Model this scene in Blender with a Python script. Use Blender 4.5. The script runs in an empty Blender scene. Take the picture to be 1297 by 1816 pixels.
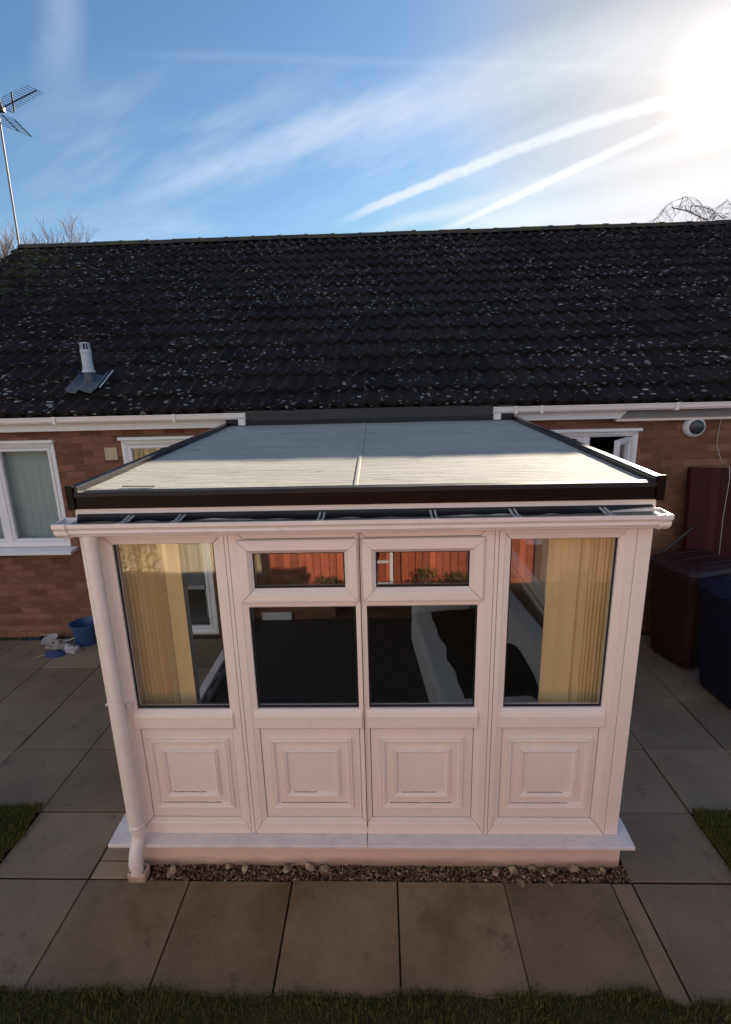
import bpy, math, random
from mathutils import Vector, Matrix, noise
random.seed(7)
rnd = random.uniform
S = bpy.context.scene
COL = S.collection
R = math.radians

# ------------------------------------------------------------------ tagging
def tag(o, label=None, cat=None, group=None, kind=None):
    if label: o['label'] = label
    if cat: o['category'] = cat
    if group: o['group'] = group
    if kind: o['kind'] = kind
    return o

def thing(name, loc, label, cat, group=None):
    o = bpy.data.objects.new(name, None)
    o.empty_display_size = .1
    COL.objects.link(o)
    o.location = loc
    return tag(o, label, cat, group)

# ------------------------------------------------------------------ mesh builder
class MB:
    def __init__(s):
        s.v = []; s.f = []; s.a = []; s.cur = 0.0
    def add(s, vs, fs):
        n = len(s.v)
        s.v += [tuple(p) for p in vs]
        s.f += [tuple(i + n for i in f) for f in fs]
        s.a += [s.cur] * len(vs)
    def box(s, x0, x1, y0, y1, z0, z1, m=None):
        vs = [Vector((x, y, z)) for z in (z0, z1) for y in (y0, y1) for x in (x0, x1)]
        if m is not None: vs = [m @ p for p in vs]
        s.add(vs, [(0, 2, 3, 1), (4, 5, 7, 6), (0, 1, 5, 4), (2, 6, 7, 3), (0, 4, 6, 2), (1, 3, 7, 5)])
    def slab(s, x0, x1, y0, y1, z0, z1, c=.006):
        # box with chamfered top edge
        vs = [(x, y, z0) for x, y in ((x0, y0), (x1, y0), (x1, y1), (x0, y1))]
        vs += [(x, y, z1 - c) for x, y in ((x0, y0), (x1, y0), (x1, y1), (x0, y1))]
        vs += [(x, y, z1) for x, y in ((x0 + c, y0 + c), (x1 - c, y0 + c), (x1 - c, y1 - c), (x0 + c, y1 - c))]
        fs = [(8, 9, 10, 11)]
        for k in (0, 4):
            for i in range(4):
                j = (i + 1) % 4
                fs.append((k + i, k + j, k + 4 + j, k + 4 + i))
        s.add(vs, fs)
    def extrude(s, poly, axis, a, b):
        # closed polygon (list of 2-tuples) extruded along axis between a and b
        def P(u, w, t):
            return {'x': (t, u, w), 'y': (u, t, w), 'z': (u, w, t)}[axis]
        n = len(poly)
        vs = [P(u, w, a) for u, w in poly] + [P(u, w, b) for u, w in poly]
        fs = [(i, (i + 1) % n, n + (i + 1) % n, n + i) for i in range(n)]
        fs += [tuple(range(n))[::-1], tuple(range(n, 2 * n))]
        s.add(vs, fs)
    def tube(s, pts, r, n=10, cap=True):
        pts = [Vector(p) for p in pts]
        rs = r if isinstance(r, (list, tuple)) else [r] * len(pts)
        base = len(s.v); up = None
        for i, p in enumerate(pts):
            d = (pts[min(i + 1, len(pts) - 1)] - pts[max(i - 1, 0)]).normalized()
            if up is None:
                up = d.orthogonal().normalized()
            else:
                up = (up - d * up.dot(d))
                up = up.normalized() if up.length > 1e-6 else d.orthogonal().normalized()
            q = d.cross(up)
            for k in range(n):
                t = 2 * math.pi * k / n
                s.v.append(tuple(p + (up * math.cos(t) + q * math.sin(t)) * rs[i])); s.a.append(s.cur)
        for i in range(len(pts) - 1):
            for k in range(n):
                a = base + i * n + k; b = base + i * n + (k + 1) % n
                s.f.append((a, b, b + n, a + n))
        if cap:
            s.f.append(tuple(base + k for k in range(n))[::-1])
            e = base + (len(pts) - 1) * n
            s.f.append(tuple(e + k for k in range(n)))
    def lathe(s, prof, c, n=24, axis='z', m=None):
        base = len(s.v)
        for r, h in prof:
            for k in range(n):
                t = 2 * math.pi * k / n
                p = {'z': Vector((r * math.cos(t), r * math.sin(t), h)), 'y': Vector((r * math.cos(t), h, r * math.sin(t)))}[axis]
                if m is not None: p = m @ p
                s.v.append(tuple(p + Vector(c))); s.a.append(s.cur)
        for i in range(len(prof) - 1):
            for k in range(n):
                a = base + i * n + k; b = base + i * n + (k + 1) % n
                s.f.append((a, b, b + n, a + n))
        s.f.append(tuple(base + k for k in range(n))[::-1])
        e = base + (len(prof) - 1) * n
        s.f.append(tuple(e + k for k in range(n)))
    def frame(s, o, i, prof, y0=0., gap=.0022, back=.06):
        # four mitred members in the xz plane: o, i = outer / inner rectangle (x0,x1,z0,z1)
        # prof: (distance from the inner edge, y) from outside to inside; the first point sits on the outer edge
        ox0, ox1, oz0, oz1 = o; ix0, ix1, iz0, iz1 = i
        rings = [(ox0, ox1, oz0, oz1, y0 + back), (ox0, ox1, oz0, oz1, y0 + prof[0][1])]
        for d, y in prof[1:]:
            rings.append((ix0 - d, ix1 + d, iz0 - d, iz1 + d, y0 + y))
        rings.append((ix0, ix1, iz0, iz1, y0 + back))
        g = gap
        for side in 'btlr':
            vs = []
            for x0, x1, z0, z1, y in rings:
                if side == 'b': vs += [(x0 + g, y, z0), (x1 - g, y, z0)]
                if side == 't': vs += [(x0 + g, y, z1), (x1 - g, y, z1)]
                if side == 'l': vs += [(x0, y, z0 + g), (x0, y, z1 - g)]
                if side == 'r': vs += [(x1, y, z0 + g), (x1, y, z1 - g)]
            n = len(rings)
            fs = [(2 * k, 2 * k + 1, 2 * (k + 1) % (2 * n) + 1, 2 * (k + 1) % (2 * n)) for k in range(n)]
            fs += [tuple(2 * k for k in range(n)), tuple(2 * k + 1 for k in range(n))]
            s.add(vs, fs)
    def build(s, name, mat, parent=None, smooth=False, bevel=0, label=None, angle=40):
        me = bpy.data.meshes.new(name)
        me.from_pydata(s.v, [], s.f)
        me.validate(); 
        if any(s.a):
            at = me.attributes.new('tint', 'FLOAT', 'POINT')
            if len(me.vertices) == len(s.a): at.data.foreach_set('value', s.a)
        me.materials.append(mat)
        import bmesh
        bm = bmesh.new(); bm.from_mesh(me)
        bmesh.ops.recalc_face_normals(bm, faces=bm.faces)
        bm.to_mesh(me); bm.free()
        o = bpy.data.objects.new(name, me); COL.objects.link(o)
        if smooth:
            me.shade_smooth()
            me.set_sharp_from_angle(angle=R(angle))
        if parent:
            o.parent = parent
            if parent.type == 'EMPTY' : o.location = -Vector(parent.location)
        if bevel:
            b = o.modifiers.new('bevel', 'BEVEL'); b.width = bevel; b.segments = 2; b.limit_method = 'ANGLE'; b.angle_limit = R(35)
        if label: o['label'] = label
        return o

# ------------------------------------------------------------------ node helpers
class N:
    """little wrapper so node maths reads like maths"""
    nt = None
    def __init__(s, sock): s.s = sock
    @staticmethod
    def op(o, *a, clamp=False):
        n = N.nt.nodes.new('ShaderNodeMath'); n.operation = o; n.use_clamp = clamp
        for i, x in enumerate(a):
            if isinstance(x, N): N.nt.links.new(x.s, n.inputs[i])
            else: n.inputs[i].default_value = x
        return N(n.outputs[0])
    def __add__(a, b): return N.op('ADD', a, b)
    __radd__ = __add__
    def __sub__(a, b): return N.op('SUBTRACT', a, b)
    def __rsub__(a, b): return N.op('SUBTRACT', b, a)
    def __mul__(a, b): return N.op('MULTIPLY', a, b)
    __rmul__ = __mul__
    def __truediv__(a, b): return N.op('DIVIDE', a, b)
def sstep(x, a, b):
    n = N.nt.nodes.new('ShaderNodeMapRange'); n.interpolation_type = 'SMOOTHSTEP'
    N.nt.links.new(x.s, n.inputs[0]); n.inputs[1].default_value = a; n.inputs[2].default_value = b
    return N(n.outputs[0])
def comb(x, y, z):
    n = N.nt.nodes.new('ShaderNodeCombineXYZ')
    for i, q in enumerate((x, y, z)):
        if isinstance(q, N): N.nt.links.new(q.s, n.inputs[i])
        else: n.inputs[i].default_value = q
    return N(n.outputs[0])
def sep(v):
    n = N.nt.nodes.new('ShaderNodeSeparateXYZ'); N.nt.links.new(v.s, n.inputs[0])
    return [N(o) for o in n.outputs]
def objco():
    n = N.nt.nodes.new('ShaderNodeNewGeometry')          # world position: everything here stays put
    return N(n.outputs['Position'])
def noi(v, scale, detail=3, rough=.55, dist=0):
    n = N.nt.nodes.new('ShaderNodeTexNoise'); N.nt.links.new(v.s, n.inputs['Vector'])
    n.inputs['Scale'].default_value = scale; n.inputs['Detail'].default_value = detail
    n.inputs['Roughness'].default_value = rough; n.inputs['Distortion'].default_value = dist
    return N(n.outputs[0])
def vor(v, scale, out='Distance', rand=1):
    n = N.nt.nodes.new('ShaderNodeTexVoronoi'); N.nt.links.new(v.s, n.inputs['Vector'])
    n.inputs['Scale'].default_value = scale; n.inputs['Randomness'].default_value = rand
    return N(n.outputs[out])
def attr(name='tint'):
    n = N.nt.nodes.new('ShaderNodeAttribute'); n.attribute_name = name
    return N(n.outputs['Fac'])
def mixc(f, a, b):
    n = N.nt.nodes.new('ShaderNodeMix'); n.data_type = 'RGBA'
    for k, q in ((0, f), (6, a), (7, b)):
        if isinstance(q, N): N.nt.links.new(q.s, n.inputs[k])
        elif k == 0: n.inputs[0].default_value = q
        else: n.inputs[k].default_value = (*q, 1)
    return N(n.outputs[2])
def scl(c, f):
    n = N.nt.nodes.new('ShaderNodeVectorMath'); n.operation = 'SCALE'
    if isinstance(c, N): N.nt.links.new(c.s, n.inputs[0])
    else: n.inputs[0].default_value = c
    if isinstance(f, N): N.nt.links.new(f.s, n.inputs['Scale'])
    else: n.inputs['Scale'].default_value = f
    return N(n.outputs[0])
def vadd(a, b):
    n = N.nt.nodes.new('ShaderNodeVectorMath'); n.operation = 'ADD'
    for i, q in enumerate((a, b)):
        if isinstance(q, N): N.nt.links.new(q.s, n.inputs[i])
        else: n.inputs[i].default_value = q
    return N(n.outputs[0])
def mat(name, fn):
    m = bpy.data.materials.new(name); m.use_nodes = True
    N.nt = m.node_tree
    b = N.nt.nodes['Principled BSDF']
    d = fn()
    bump = d.pop('bump', None)
    for k, q in d.items():
        if isinstance(q, N): N.nt.links.new(q.s, b.inputs[k])
        elif isinstance(q, tuple): b.inputs[k].default_value = (*q, 1)
        else: b.inputs[k].default_value = q
    if bump:
        h, st, dist = bump
        n = N.nt.nodes.new('ShaderNodeBump'); n.inputs['Strength'].default_value = st; n.inputs['Distance'].default_value = dist
        N.nt.links.new(h.s, n.inputs['Height']); N.nt.links.new(n.outputs[0], b.inputs['Normal'])
    return m
def plain(name, c, rough=.5, var=.12, sc=6, spec=.5, metal=0):
    def f():
        p = objco(); n = noi(p, sc, 4)
        return {'Base Color': scl(c, n * (2 * var) + (1 - var)), 'Roughness': N.op('ADD', n * .2, rough - .1), 'Specular IOR Level': spec, 'Metallic': metal}
    return mat(name, f)

# ------------------------------------------------------------------ materials
def f_pvc(tone):
    def f():
        x, y, z = sep(objco())
        g = noi(comb(x * 60., y * 60., z * 3.), 1, 3)              # fine embossed grain along the bars
        d = noi(comb(x * 2., y * 2., z * 5.), 1.6, 5, .65)
        sp = vor(comb(x, y, z), 23)
        dirt = sstep(sp, .07, .035) * sstep(d, .5, .62)
        nz = sep(N(N.nt.nodes.new('ShaderNodeNewGeometry').outputs['True Normal']))[2]
        led = sstep(nz, .2, .7) * sstep(noi(comb(x * 7., y * 20., z * 2.), 1.4, 5, .7), .40, .62)     # dust lying on ledges
        dirt = N.op('MAXIMUM', dirt, led * .12)
        c = scl(tone, N.op('ADD', g * .08, .93) * N.op('ADD', d * .14, .91))
        return {'Base Color': mixc(dirt * .55, c, (.24, .17, .13)), 'Roughness': .36, 'Specular IOR Level': .4, 'bump': (g, .12, .004)}
    return f
PVC = mat('white_pvc', f_pvc((.90, .785, .70)))
PVC_HOUSE = mat('white_pvc_house', f_pvc((.80, .78, .78)))
def f_sill():
    x, y, z = sep(objco())
    d = noi(comb(x * 3., y * 5., z), 3, 6, .7)
    st = sstep(noi(comb(x * 1.3, y * 9., z), 6, 4), .52, .68)
    s2 = sstep(vor(comb(x, y, z), 14), .06, .02)
    c = mixc(st * .18, scl((.75, .69, .64), d * .5 + .7), (.34, .32, .31))
    return {'Base Color': mixc(s2 * .6, c, (.12, .1, .09)), 'Roughness': .45}
SILL = mat('weathered_sill', f_sill)
def f_gut():
    x, y, z = sep(objco())
    d = noi(comb(x * 2., y * 6., z * 6.), 3, 6, .7)
    st = sstep(noi(comb(x * 9., y * 2., z * 3.), 2, 4), .58, .75)
    return {'Base Color': mixc(st * .2, scl((.83, .735, .685), d * .25 + .86), (.36, .30, .26)), 'Roughness': .4}
DIRT = plain('brown_dirt', (.26, .175, .14), .95, .3, 60, .1)
GUT = mat('gutter_pvc', f_gut)
BROWN = plain('brown_black_trim', (.006, .003, .0027), .42, .3, 3, .14)
TRIM = plain('glossy_black_edge_trim', (.008, .005, .005), .26, .3, 3, .55)
BLACK = plain('black_rubber', (.012, .013, .017), .5, .3, 8, .35)
def f_grp():
    x, y, z = sep(objco())
    a = noi(comb(x * 1.6, y * 26., 0.), 1.3, 5, .62, .6)
    b = noi(comb(x * .8, y * 2.5, 0.), 1.5, 4)
    c = noi(comb(x * 5., y * 60., 3.), 1.2, 4, .6)
    crack = sstep(noi(comb(x * 2.4, y * 16., 7.), 1.7, 6, .72, .8), .59, .66)
    base = scl((.385, .365, .328), a * .50 + b * .35 + .55)
    base = mixc(sstep(noi(comb(x * .6, y * 1.6, 2.), 2.4, 5, .7), .50, .72) * .35, base, (.22, .22, .225))
    return {'Base Color': mixc(crack * .8, base, (.10, .095, .09)), 'Roughness': N.op('ADD', b * .15, .66), 'Specular IOR Level': .07, 'bump': (a + c * .5 + noi(comb(x * 2.2, y * 9., 1.), 1.4, 4, .6, .8) * 1.6, .4, .016)}
GRP = mat('grey_roof_membrane', f_grp)
def f_tile():
    x, y, z = sep(objco()); t = attr()
    p = comb(x, y, z)
    n = noi(p, 3.2, 5, .65)
    base = scl((.017, .0122, .0112), t * .6 + n * .7 + .35)
    # lichen flecks: two layers of stretched spots lying along the tiles
    v1 = comb(x * .55 + z * .35, y * .2, z * 1.5 - x * .12)
    w1 = comb(x * .6 - z * .35 + 5., y * .2, z * 1.4 + x * .2)
    wob = noi(p, 30, 2) * .05
    patch = sstep(noi(p, .9, 3), .36, .6)
    def layer(v, sc, thr):
        d = vor(v, sc) + wob - .025
        q = vor(v, sc, 'Color'); r, g, b = sep(q)
        return sstep(d, .30, .20) * sstep(r, thr, thr + .04) * (g * .6 + .4)
    fl = N.op('MAXIMUM', layer(v1, 21., .66), layer(w1, 24., .70))
    fl = N.op('MAXIMUM', fl, layer(comb(x * .7, y, z), 33., .84) * .6)
    c = mixc(fl * (patch * .75 + .18), base, (.40, .38, .35))
    # moss near the left gable
    mo = sstep(noi(p, 5, 5, .7), .46, .62) * sstep(x + noi(p, .8, 2) * 1.6, -1.9, -3.4) * sstep(z, 3.6, 4.7)
    c = mixc(mo * .85, c, (.055, .055, .018))
    return {'Base Color': c, 'Roughness': .82, 'Specular IOR Level': .16, 'bump': (noi(p, 60, 3), .3, .006)}
TILE = mat('concrete_roof_tile', f_tile)
def f_ridge():
    p = objco(); n = noi(p, 4, 5, .7)
    return {'Base Color': mixc(sstep(n, .45, .6), (.035, .03, .03), (.06, .055, .02)), 'Roughness': .85, 'bump': (noi(p, 40, 3), .4, .01)}
RIDGE = mat('mossy_ridge', f_ridge)
def f_brick():
    x, y, z = sep(objco())
    wob = noi(comb(x, y, z), 9, 2)
    v = comb(x + y, z + wob * .006, 0.)
    b = N.nt.nodes.new('ShaderNodeTexBrick'); N.nt.links.new(v.s, b.inputs['Vector'])
    b.inputs['Color1'].default_value = (.255, .113, .072, 1); b.inputs['Color2'].default_value = (.135, .052, .034, 1)
    b.inputs['Mortar'].default_value = (.16, .095, .066, 1); b.inputs['Scale'].default_value = 1
    b.inputs['Mortar Size'].default_value = .006; b.inputs['Mortar Smooth'].default_value = .4
    b.inputs['Brick Width'].default_value = .225; b.inputs['Row Height'].default_value = .075
    b.inputs['Bias'].default_value = -.1
    n = noi(comb(x, y, z), 2.2, 5, .65); m = noi(comb(x, y, z * 2.), 22, 4, .7)
    c = scl(N(b.outputs['Color']), n * .55 + m * .5 + .48)
    pale = sstep(noi(comb(x * 4., y, z * 13.), 1.3, 3), .64, .72)
    c = mixc(pale * .3, c, (.40, .25, .19))
    h = N.op('SUBTRACT', m * .5, N(b.outputs['Fac']))
    return {'Base Color': c, 'Roughness': .88, 'Specular IOR Level': .2, 'bump': (h, .6, .008)}
BRICK = mat('red_brick', f_brick)
def f_slab():
    p = objco(); x, y, z = sep(p); t = attr()
    n = noi(p, 2.1, 5, .6); m = noi(p, 38, 4, .7); q = noi(p, .7, 3)
    film_bounce = sstep(N.op('ABSOLUTE', x - 1.3 + (q - .5) * 2.), 2.0, .9) * sstep(y, .15, -.1)          # brown algae plus warm light bounced off the wall, painted before the sill
    base = scl(mixc(film_bounce * .5, mixc(q, (.215, .152, .094), (.190, .150, .112)), (.205, .122, .058)), (t * .42 + n * .75 + m * .3 + .14) * 1.2)
    st = sstep(noi(p, 5.5, 6, .72), .56, .70)
    c = mixc(st * .5, base, (.06, .048, .036))
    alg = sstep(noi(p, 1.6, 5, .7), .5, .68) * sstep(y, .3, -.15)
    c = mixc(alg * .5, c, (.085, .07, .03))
    sp = sstep(vor(p, 11), .05, .02) * sstep(n, .42, .5)
    c = mixc(sp * .7, c, (.42, .38, .33))
    scr = sstep(noi(comb(x * 3. + y * 5., y * 14. - x * 9., 0.), 2.2, 4, .6), .68, .76)
    c = mixc(scr * .18, c, (.3, .27, .24))
    return {'Base Color': c, 'Roughness': .86, 'Specular IOR Level': .22, 'bump': (m + n * .6, .35, .006)}
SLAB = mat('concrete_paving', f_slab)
SOIL = plain('dark_soil', (.045, .040, .018), .95, .4, 14, .1)
JOINT = plain('dark_joint_sand', (.022, .018, .015), .95, .4, 20, .1)
FIELD = plain('rough_ground', (.05, .055, .025), .95, .4, 2, .1)
def f_grass():
    t = attr(); p = objco(); n = noi(p, 1.4, 3)
    c = mixc(t, (.085, .085, .022), (.135, .13, .042))
    return {'Base Color': scl(c, n * .8 + .6), 'Roughness': .7, 'Specular IOR Level': .2}
GRASS = mat('short_grass', f_grass)
def f_gravel():
    t = attr(); p = objco(); n = noi(p, 60, 3)
    c = mixc(sstep(t, .0, .55), (.05, .028, .018), (.19, .115, .07)); c = mixc(sstep(t, .55, .9), c, (.42, .31, .20))
    return {'Base Color': scl(c, n * .8 + .6), 'Roughness': .85, 'Specular IOR Level': .2}
GRAVEL = mat('brown_gravel', f_gravel)
def f_stone():
    p = objco(); n = noi(p, 14, 5, .7)
    return {'Base Color': mixc(sstep(n, .38, .62), (.16, .11, .07), (.44, .33, .21)), 'Roughness': .85, 'bump': (noi(p, 50, 4), .5, .01)}
STONE = mat('buff_stone', f_stone)
def f_plinth():
    x, y, z = sep(objco())
    n = noi(comb(x * 2., y, z * 6.), 2, 5, .7)
    d = sstep(N.op('ADD', z, n * .06), .10, .03)
    return {'Base Color': mixc(d * .75, scl((.74, .585, .46), n * .25 + .86), (.20, .13, .085)), 'Roughness': .8}
PLINTH = mat('cream_render', f_plinth)
def f_glass(fac_max, ior, tint):
    def make(name):
        m = bpy.data.materials.new(name); m.use_nodes = True; nt = m.node_tree; N.nt = nt
        for n in list(nt.nodes):
            if n.type != 'OUTPUT_MATERIAL': nt.nodes.remove(n)
        out = [n for n in nt.nodes][0]
        fr = nt.nodes.new('ShaderNodeFresnel'); ge = nt.nodes.new('ShaderNodeNewGeometry')
        iv = N(ge.outputs['Backfacing']) * (1 / ior - ior) + ior      # same reflectance at the inner face of the pane
        nt.links.new(iv.s, fr.inputs['IOR'])
        x, y, z = sep(objco())
        w = noi(comb(x, y, z), 1.6, 2)
        bp = nt.nodes.new('ShaderNodeBump'); bp.inputs['Strength'].default_value = .08; bp.inputs['Distance'].default_value = .02
        nt.links.new(w.s, bp.inputs['Height'])
        gl = nt.nodes.new('ShaderNodeBsdfGlossy'); gl.inputs['Roughness'].default_value = 0.0
        nt.links.new(bp.outputs[0], gl.inputs['Normal'])
        tr = nt.nodes.new('ShaderNodeBsdfTransparent'); tr.inputs[0].default_value = (*tint, 1)
        mx = nt.nodes.new('ShaderNodeMixShader')
        f = N.op('MULTIPLY', N(fr.outputs[0]), fac_max, clamp=True)
        nt.links.new(f.s, mx.inputs[0]); nt.links.new(tr.outputs[0], mx.inputs[1]); nt.links.new(gl.outputs[0], mx.inputs[2])
        nt.links.new(mx.outputs[0], out.inputs[0])
        return m
    return make
GLASS = f_glass(1.0, 2.05, (.96, .97, .97))('window_glass')
GLASS_H = f_glass(1.0, 1.75, (.90, .92, .92))('house_window_glass')
def f_blind(c):
    def f():
        x, y, z = sep(objco()); n = noi(comb(x * 200., y * 200., z * 14.), 1, 2)
        return {'Base Color': scl(c, n * .2 + .9), 'Roughness': .8, 'Specular IOR Level': .1}
    return f
BLIND_Y = mat('yellow_blind_fabric', f_blind((.94, .70, .36)))
BLIND_G = mat('grey_green_blind_fabric', f_blind((.62, .68, .66)))
SOFA = plain('cream_leather', (.62, .60, .54), .5, .1, 5, .4)
THROW = plain('black_throw_fabric', (.006, .006, .007), .95, .2, 60, .05)
CARPET = plain('charcoal_carpet', (.040, .036, .040), .98, .45, 9, .05)
WALLIN = plain('plaster', (.30, .26, .24), .9, .08, 3, .1)
GREYFASC = plain('bare_grey_fascia', (.20, .19, .19), .6, .25, 9, .4)
LEAD = plain('grey_brown_lead_flashing', (.062, .052, .052), .7, .35, 7, .3)
MAROON = None
def f_board(c1, c2, sc=1.):
    def f():
        x, y, z = sep(objco()); t = attr()
        g = noi(comb(x * 26., y * 26., z * 1.4), 1, 5, .65, .4)
        c = mixc(g, c1, c2)
        return {'Base Color': scl(c, t * .7 + .55), 'Roughness': .8, 'Specular IOR Level': .2, 'bump': (g, .3, .006)}
    return f
MAROON = mat('dark_red_stained_wood', f_board((.042, .007, .008), (.075, .015, .015)))
FENCE = mat('red_stained_fence_board', f_board((.32, .060, .032), (.64, .185, .10)))
DARKFENCE = mat('dark_brown_fence_board', f_board((.13, .07, .04), (.2, .11, .07)))
REED = mat('dry_reed', f_board((.60, .46, .28), (.85, .70, .48)))
BIN_BR = plain('brown_bin_plastic', (.030, .010, .009), .5, .2, 5, .45)
BIN_BL = plain('blue_bin_plastic', (.0035, .006, .022), .5, .2, 5, .45)
WHEEL = plain('black_tyre', (.012, .012, .012), .7, .2, 9, .3)
POLE = plain('black_pole', (.010, .010, .011), .4, .2, 9, .5)
ALU = plain('grey_aluminium', (.42, .40, .39), .42, .2, 9, .5, .6)
DARKALU = plain('weathered_mast', (.20, .19, .19), .5, .25, 9, .4, .4)
DARKMETAL = plain('dark_aerial_metal', (.02, .019, .022), .5, .2, 9, .4, .2)
BUCKET = plain('blue_plastic', (.028, .066, .17), .42, .15, 6, .45)
WHITEP = plain('white_plastic', (.72, .70, .70), .5, .1, 6, .4)
CLOTHB = plain('blue_cloth', (.05, .065, .16), .9, .3, 30, .1)
GREYP = plain('dull_white_plastic', (.36, .34, .34), .6, .2, 20, .3)
RAG = plain('pale_rag', (.27, .23, .215), .9, .25, 30, .1)
STICK = plain('pale_wood', (.36, .27, .18), .8, .25, 20, .2)
CREAM = plain('cream_vent_plastic', (.56, .44, .27), .6, .12, 9, .3)
VENT_W = plain('pale_vent_plastic', (.50, .52, .56), .5, .12, 9, .4)
SLATE = plain('blue_grey_flashing', (.085, .095, .125), .6, .3, 16, .35)
LAMPG = plain('dark_lamp_lens', (.03, .034, .04), .2, .1, 9, .5)
BARK = plain('bare_bark', (.21, .145, .12), .9, .3, 6, .1)
def f_leaf():
    t = attr(); return {'Base Color': mixc(t, (.035, .06, .012), (.20, .22, .06)), 'Roughness': .6, 'Specular IOR Level': .3}
LEAF = mat('shrub_leaf', f_leaf)
DRYLEAF = plain('dry_leaf', (.30, .21, .13), .8, .3, 40, .1)
METALSTRAP = plain('grey_strap', (.46, .44, .43), .4, .2, 30, .5, .3)
DEBRIS = plain('gutter_silt', (.20, .165, .14), .95, .5, 26, .1)

# ================================================================== CAMERA / SUN / SKY
cam = bpy.data.cameras.new('camera'); co = bpy.data.objects.new('camera', cam); COL.objects.link(co)
cam.sensor_fit = 'VERTICAL'; cam.sensor_height = 36; cam.lens = 17.79317
cam.clip_start = .05; cam.clip_end = 3000
rm = Matrix(((.99931, .016938, .033047), (.027884, .245486, -.968999), (-.024526, .969252, .244844)))
co.matrix_world = Matrix.Translation((1.45159, -2.44125, 2.77983)) @ rm.to_4x4()
S.camera = co

SUN = Vector((.4625, .8025, .3830)).normalized()
el = math.asin(SUN.z); az = math.atan2(SUN.x, SUN.y)
sl = bpy.data.lights.new('sun', 'SUN'); sl.energy = 5.0; sl.angle = R(.55); sl.color = (1, .885, .70)
so = bpy.data.objects.new('sun', sl); COL.objects.link(so); so.rotation_euler = (-SUN).to_track_quat('-Z', 'Y').to_euler()
so.location = (20, 40, 25)

W = bpy.data.worlds.new('World'); S.world = W; W.use_nodes = True
nt = W.node_tree; N.nt = nt
bg = nt.nodes['Background']
sky = nt.nodes.new('ShaderNodeTexSky'); sky.sky_type = 'NISHITA'; sky.sun_disc = False
sky.sun_elevation = el; sky.sun_rotation = az; sky.altitude = 50; sky.air_density = 1.0; sky.dust_density = .15; sky.ozone_density = 1.6
tc = nt.nodes.new('ShaderNodeTexCoord')
dx, dy, dz = sep(N(tc.outputs['Generated']))
X = dx / N.op('MAXIMUM', dy, .08); Z = dz / N.op('MAXIMUM', dy, .08)
front = sstep(dy, .1, .25)
P2 = comb(X, Z, 0.)
wb = noi(P2, 3.5, 5, .6); wf = noi(P2, 38, 5, .65); st = noi(comb(X * 2. + Z * 1., Z * 9. - X * 3.2, 0.), 1.6, 5, .6)
def band(a2, a1, a0, w0, w1, x0, x1, soft, wob, amp):
    # trail Z = a2 X^2 + a1 X + a0, half width w0 + w1 X
    d = Z - (X * X * a2 + X * a1 + a0) + (wb - .5) * wob + (wf - .5) * (wob * .5)
    w = N.op('MAXIMUM', X * w1 + w0, .002)
    q = N.op('ABSOLUTE', d) / w
    return sstep(q, 1. + soft, max(0., 1. - soft)) * sstep(X, x0, x1) * sstep(X, 1.3, .75) * amp
B = band(-.1335, .3559, .3045, .0068, .0065, -.10, .02, .55, .018, .62) * (wf * .7 + .6)
C = band(.0275, .374, .2185, .0042, .0065, .08, .22, .6, .010, .72) * (wf * .6 + .7)
A = band(-.0995, .232, .4464, .028, .045, -.55, .05, .9, .035, .34) * (st * 1.2 + .4)
D = band(0., .2042, .268, .008, .01, -.06, .06, .9, .012, .30)
D2 = band(0., .1099, .2488, .010, .03, .05, .3, .9, .012, .32)
G = band(0., .0516, .244, .004, .0, .3, .45, .8, .006, .3)
F = band(0., -.0663, .5195, .006, .0, -.5, -.25, 1., .02, .06)
EV = sstep(N.op('ABSOLUTE', X + .53 - (Z - .55) * .12 + (wb - .5) * .09), .055, .0) * sstep(Z, .45, .60) * .22 * (wb * 1.2 + .4)
veil = sstep(st, .30, .80) * sstep(N.op('ABSOLUTE', Z - .40), .17, .02) * sstep(X, -.75, -.45) * .26 + sstep(noi(comb(X * .8, Z * 3., 4.), 2.2, 5, .6), .42, .75) * sstep(Z, .34, .27) * .35
cl = N.op('MAXIMUM', A, B); cl = N.op('MAXIMUM', cl, C)
cl = cl + D + D2 + G + F + EV + veil
cl = N.op('MULTIPLY', cl, front, clamp=True)
# warm fill brightness added to the unseen sky away from the sun
cosg = dx * SUN.x + dy * SUN.y + dz * SUN.z
cosc = N.op('MAXIMUM', cosg, 0.)
aur = N.op('POWER', cosc, 80.) * .11 + N.op('POWER', cosc, 800.) * .30 + N.op('POWER', cosc, 2000.) * 4.
back = sstep(cosg, .25, -.5) * sstep(dz, -.05, .12)
skyc = N(sky.outputs[0])
SKY_T = (.635, .785, .88)
skydim = 1.0 - sstep(cosg, -.1, .5) * .34 - sstep(cosg, .94, 1.) * .16
def vmul(a, b):
    n = N.nt.nodes.new('ShaderNodeVectorMath'); n.operation = 'MULTIPLY'
    for i, q in enumerate((a, b)):
        if isinstance(q, N): N.nt.links.new(q.s, n.inputs[i])
        else: n.inputs[i].default_value = q
    return N(n.outputs[0])
skyc = mixc(sstep(cosg, .90, 1.0), scl(vmul(skyc, SKY_T), skydim), scl(vmul(skyc, (1.0, .84, .70)), skydim))
nmin = nt.nodes.new('ShaderNodeVectorMath'); nmin.operation = 'MINIMUM'; nt.links.new(skyc.s, nmin.inputs[0]); nmin.inputs[1].default_value = (3.25, 3.28, 3.75)
skyc = N(nmin.outputs[0])
CLOUD = (4.1, 4.3, 4.55)
WARM = (9.5, 7.6, 5.4)
near = N.op('POWER', cosc, 10.)
cloudc = vadd(scl(CLOUD, .95), scl(WARM, near * .02))
skyc = mixc(cl, skyc, cloudc)
skyc = mixc(N.op('POWER', cosc, 18.) * .16, skyc, (4.75, 4.75, 4.75))
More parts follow.
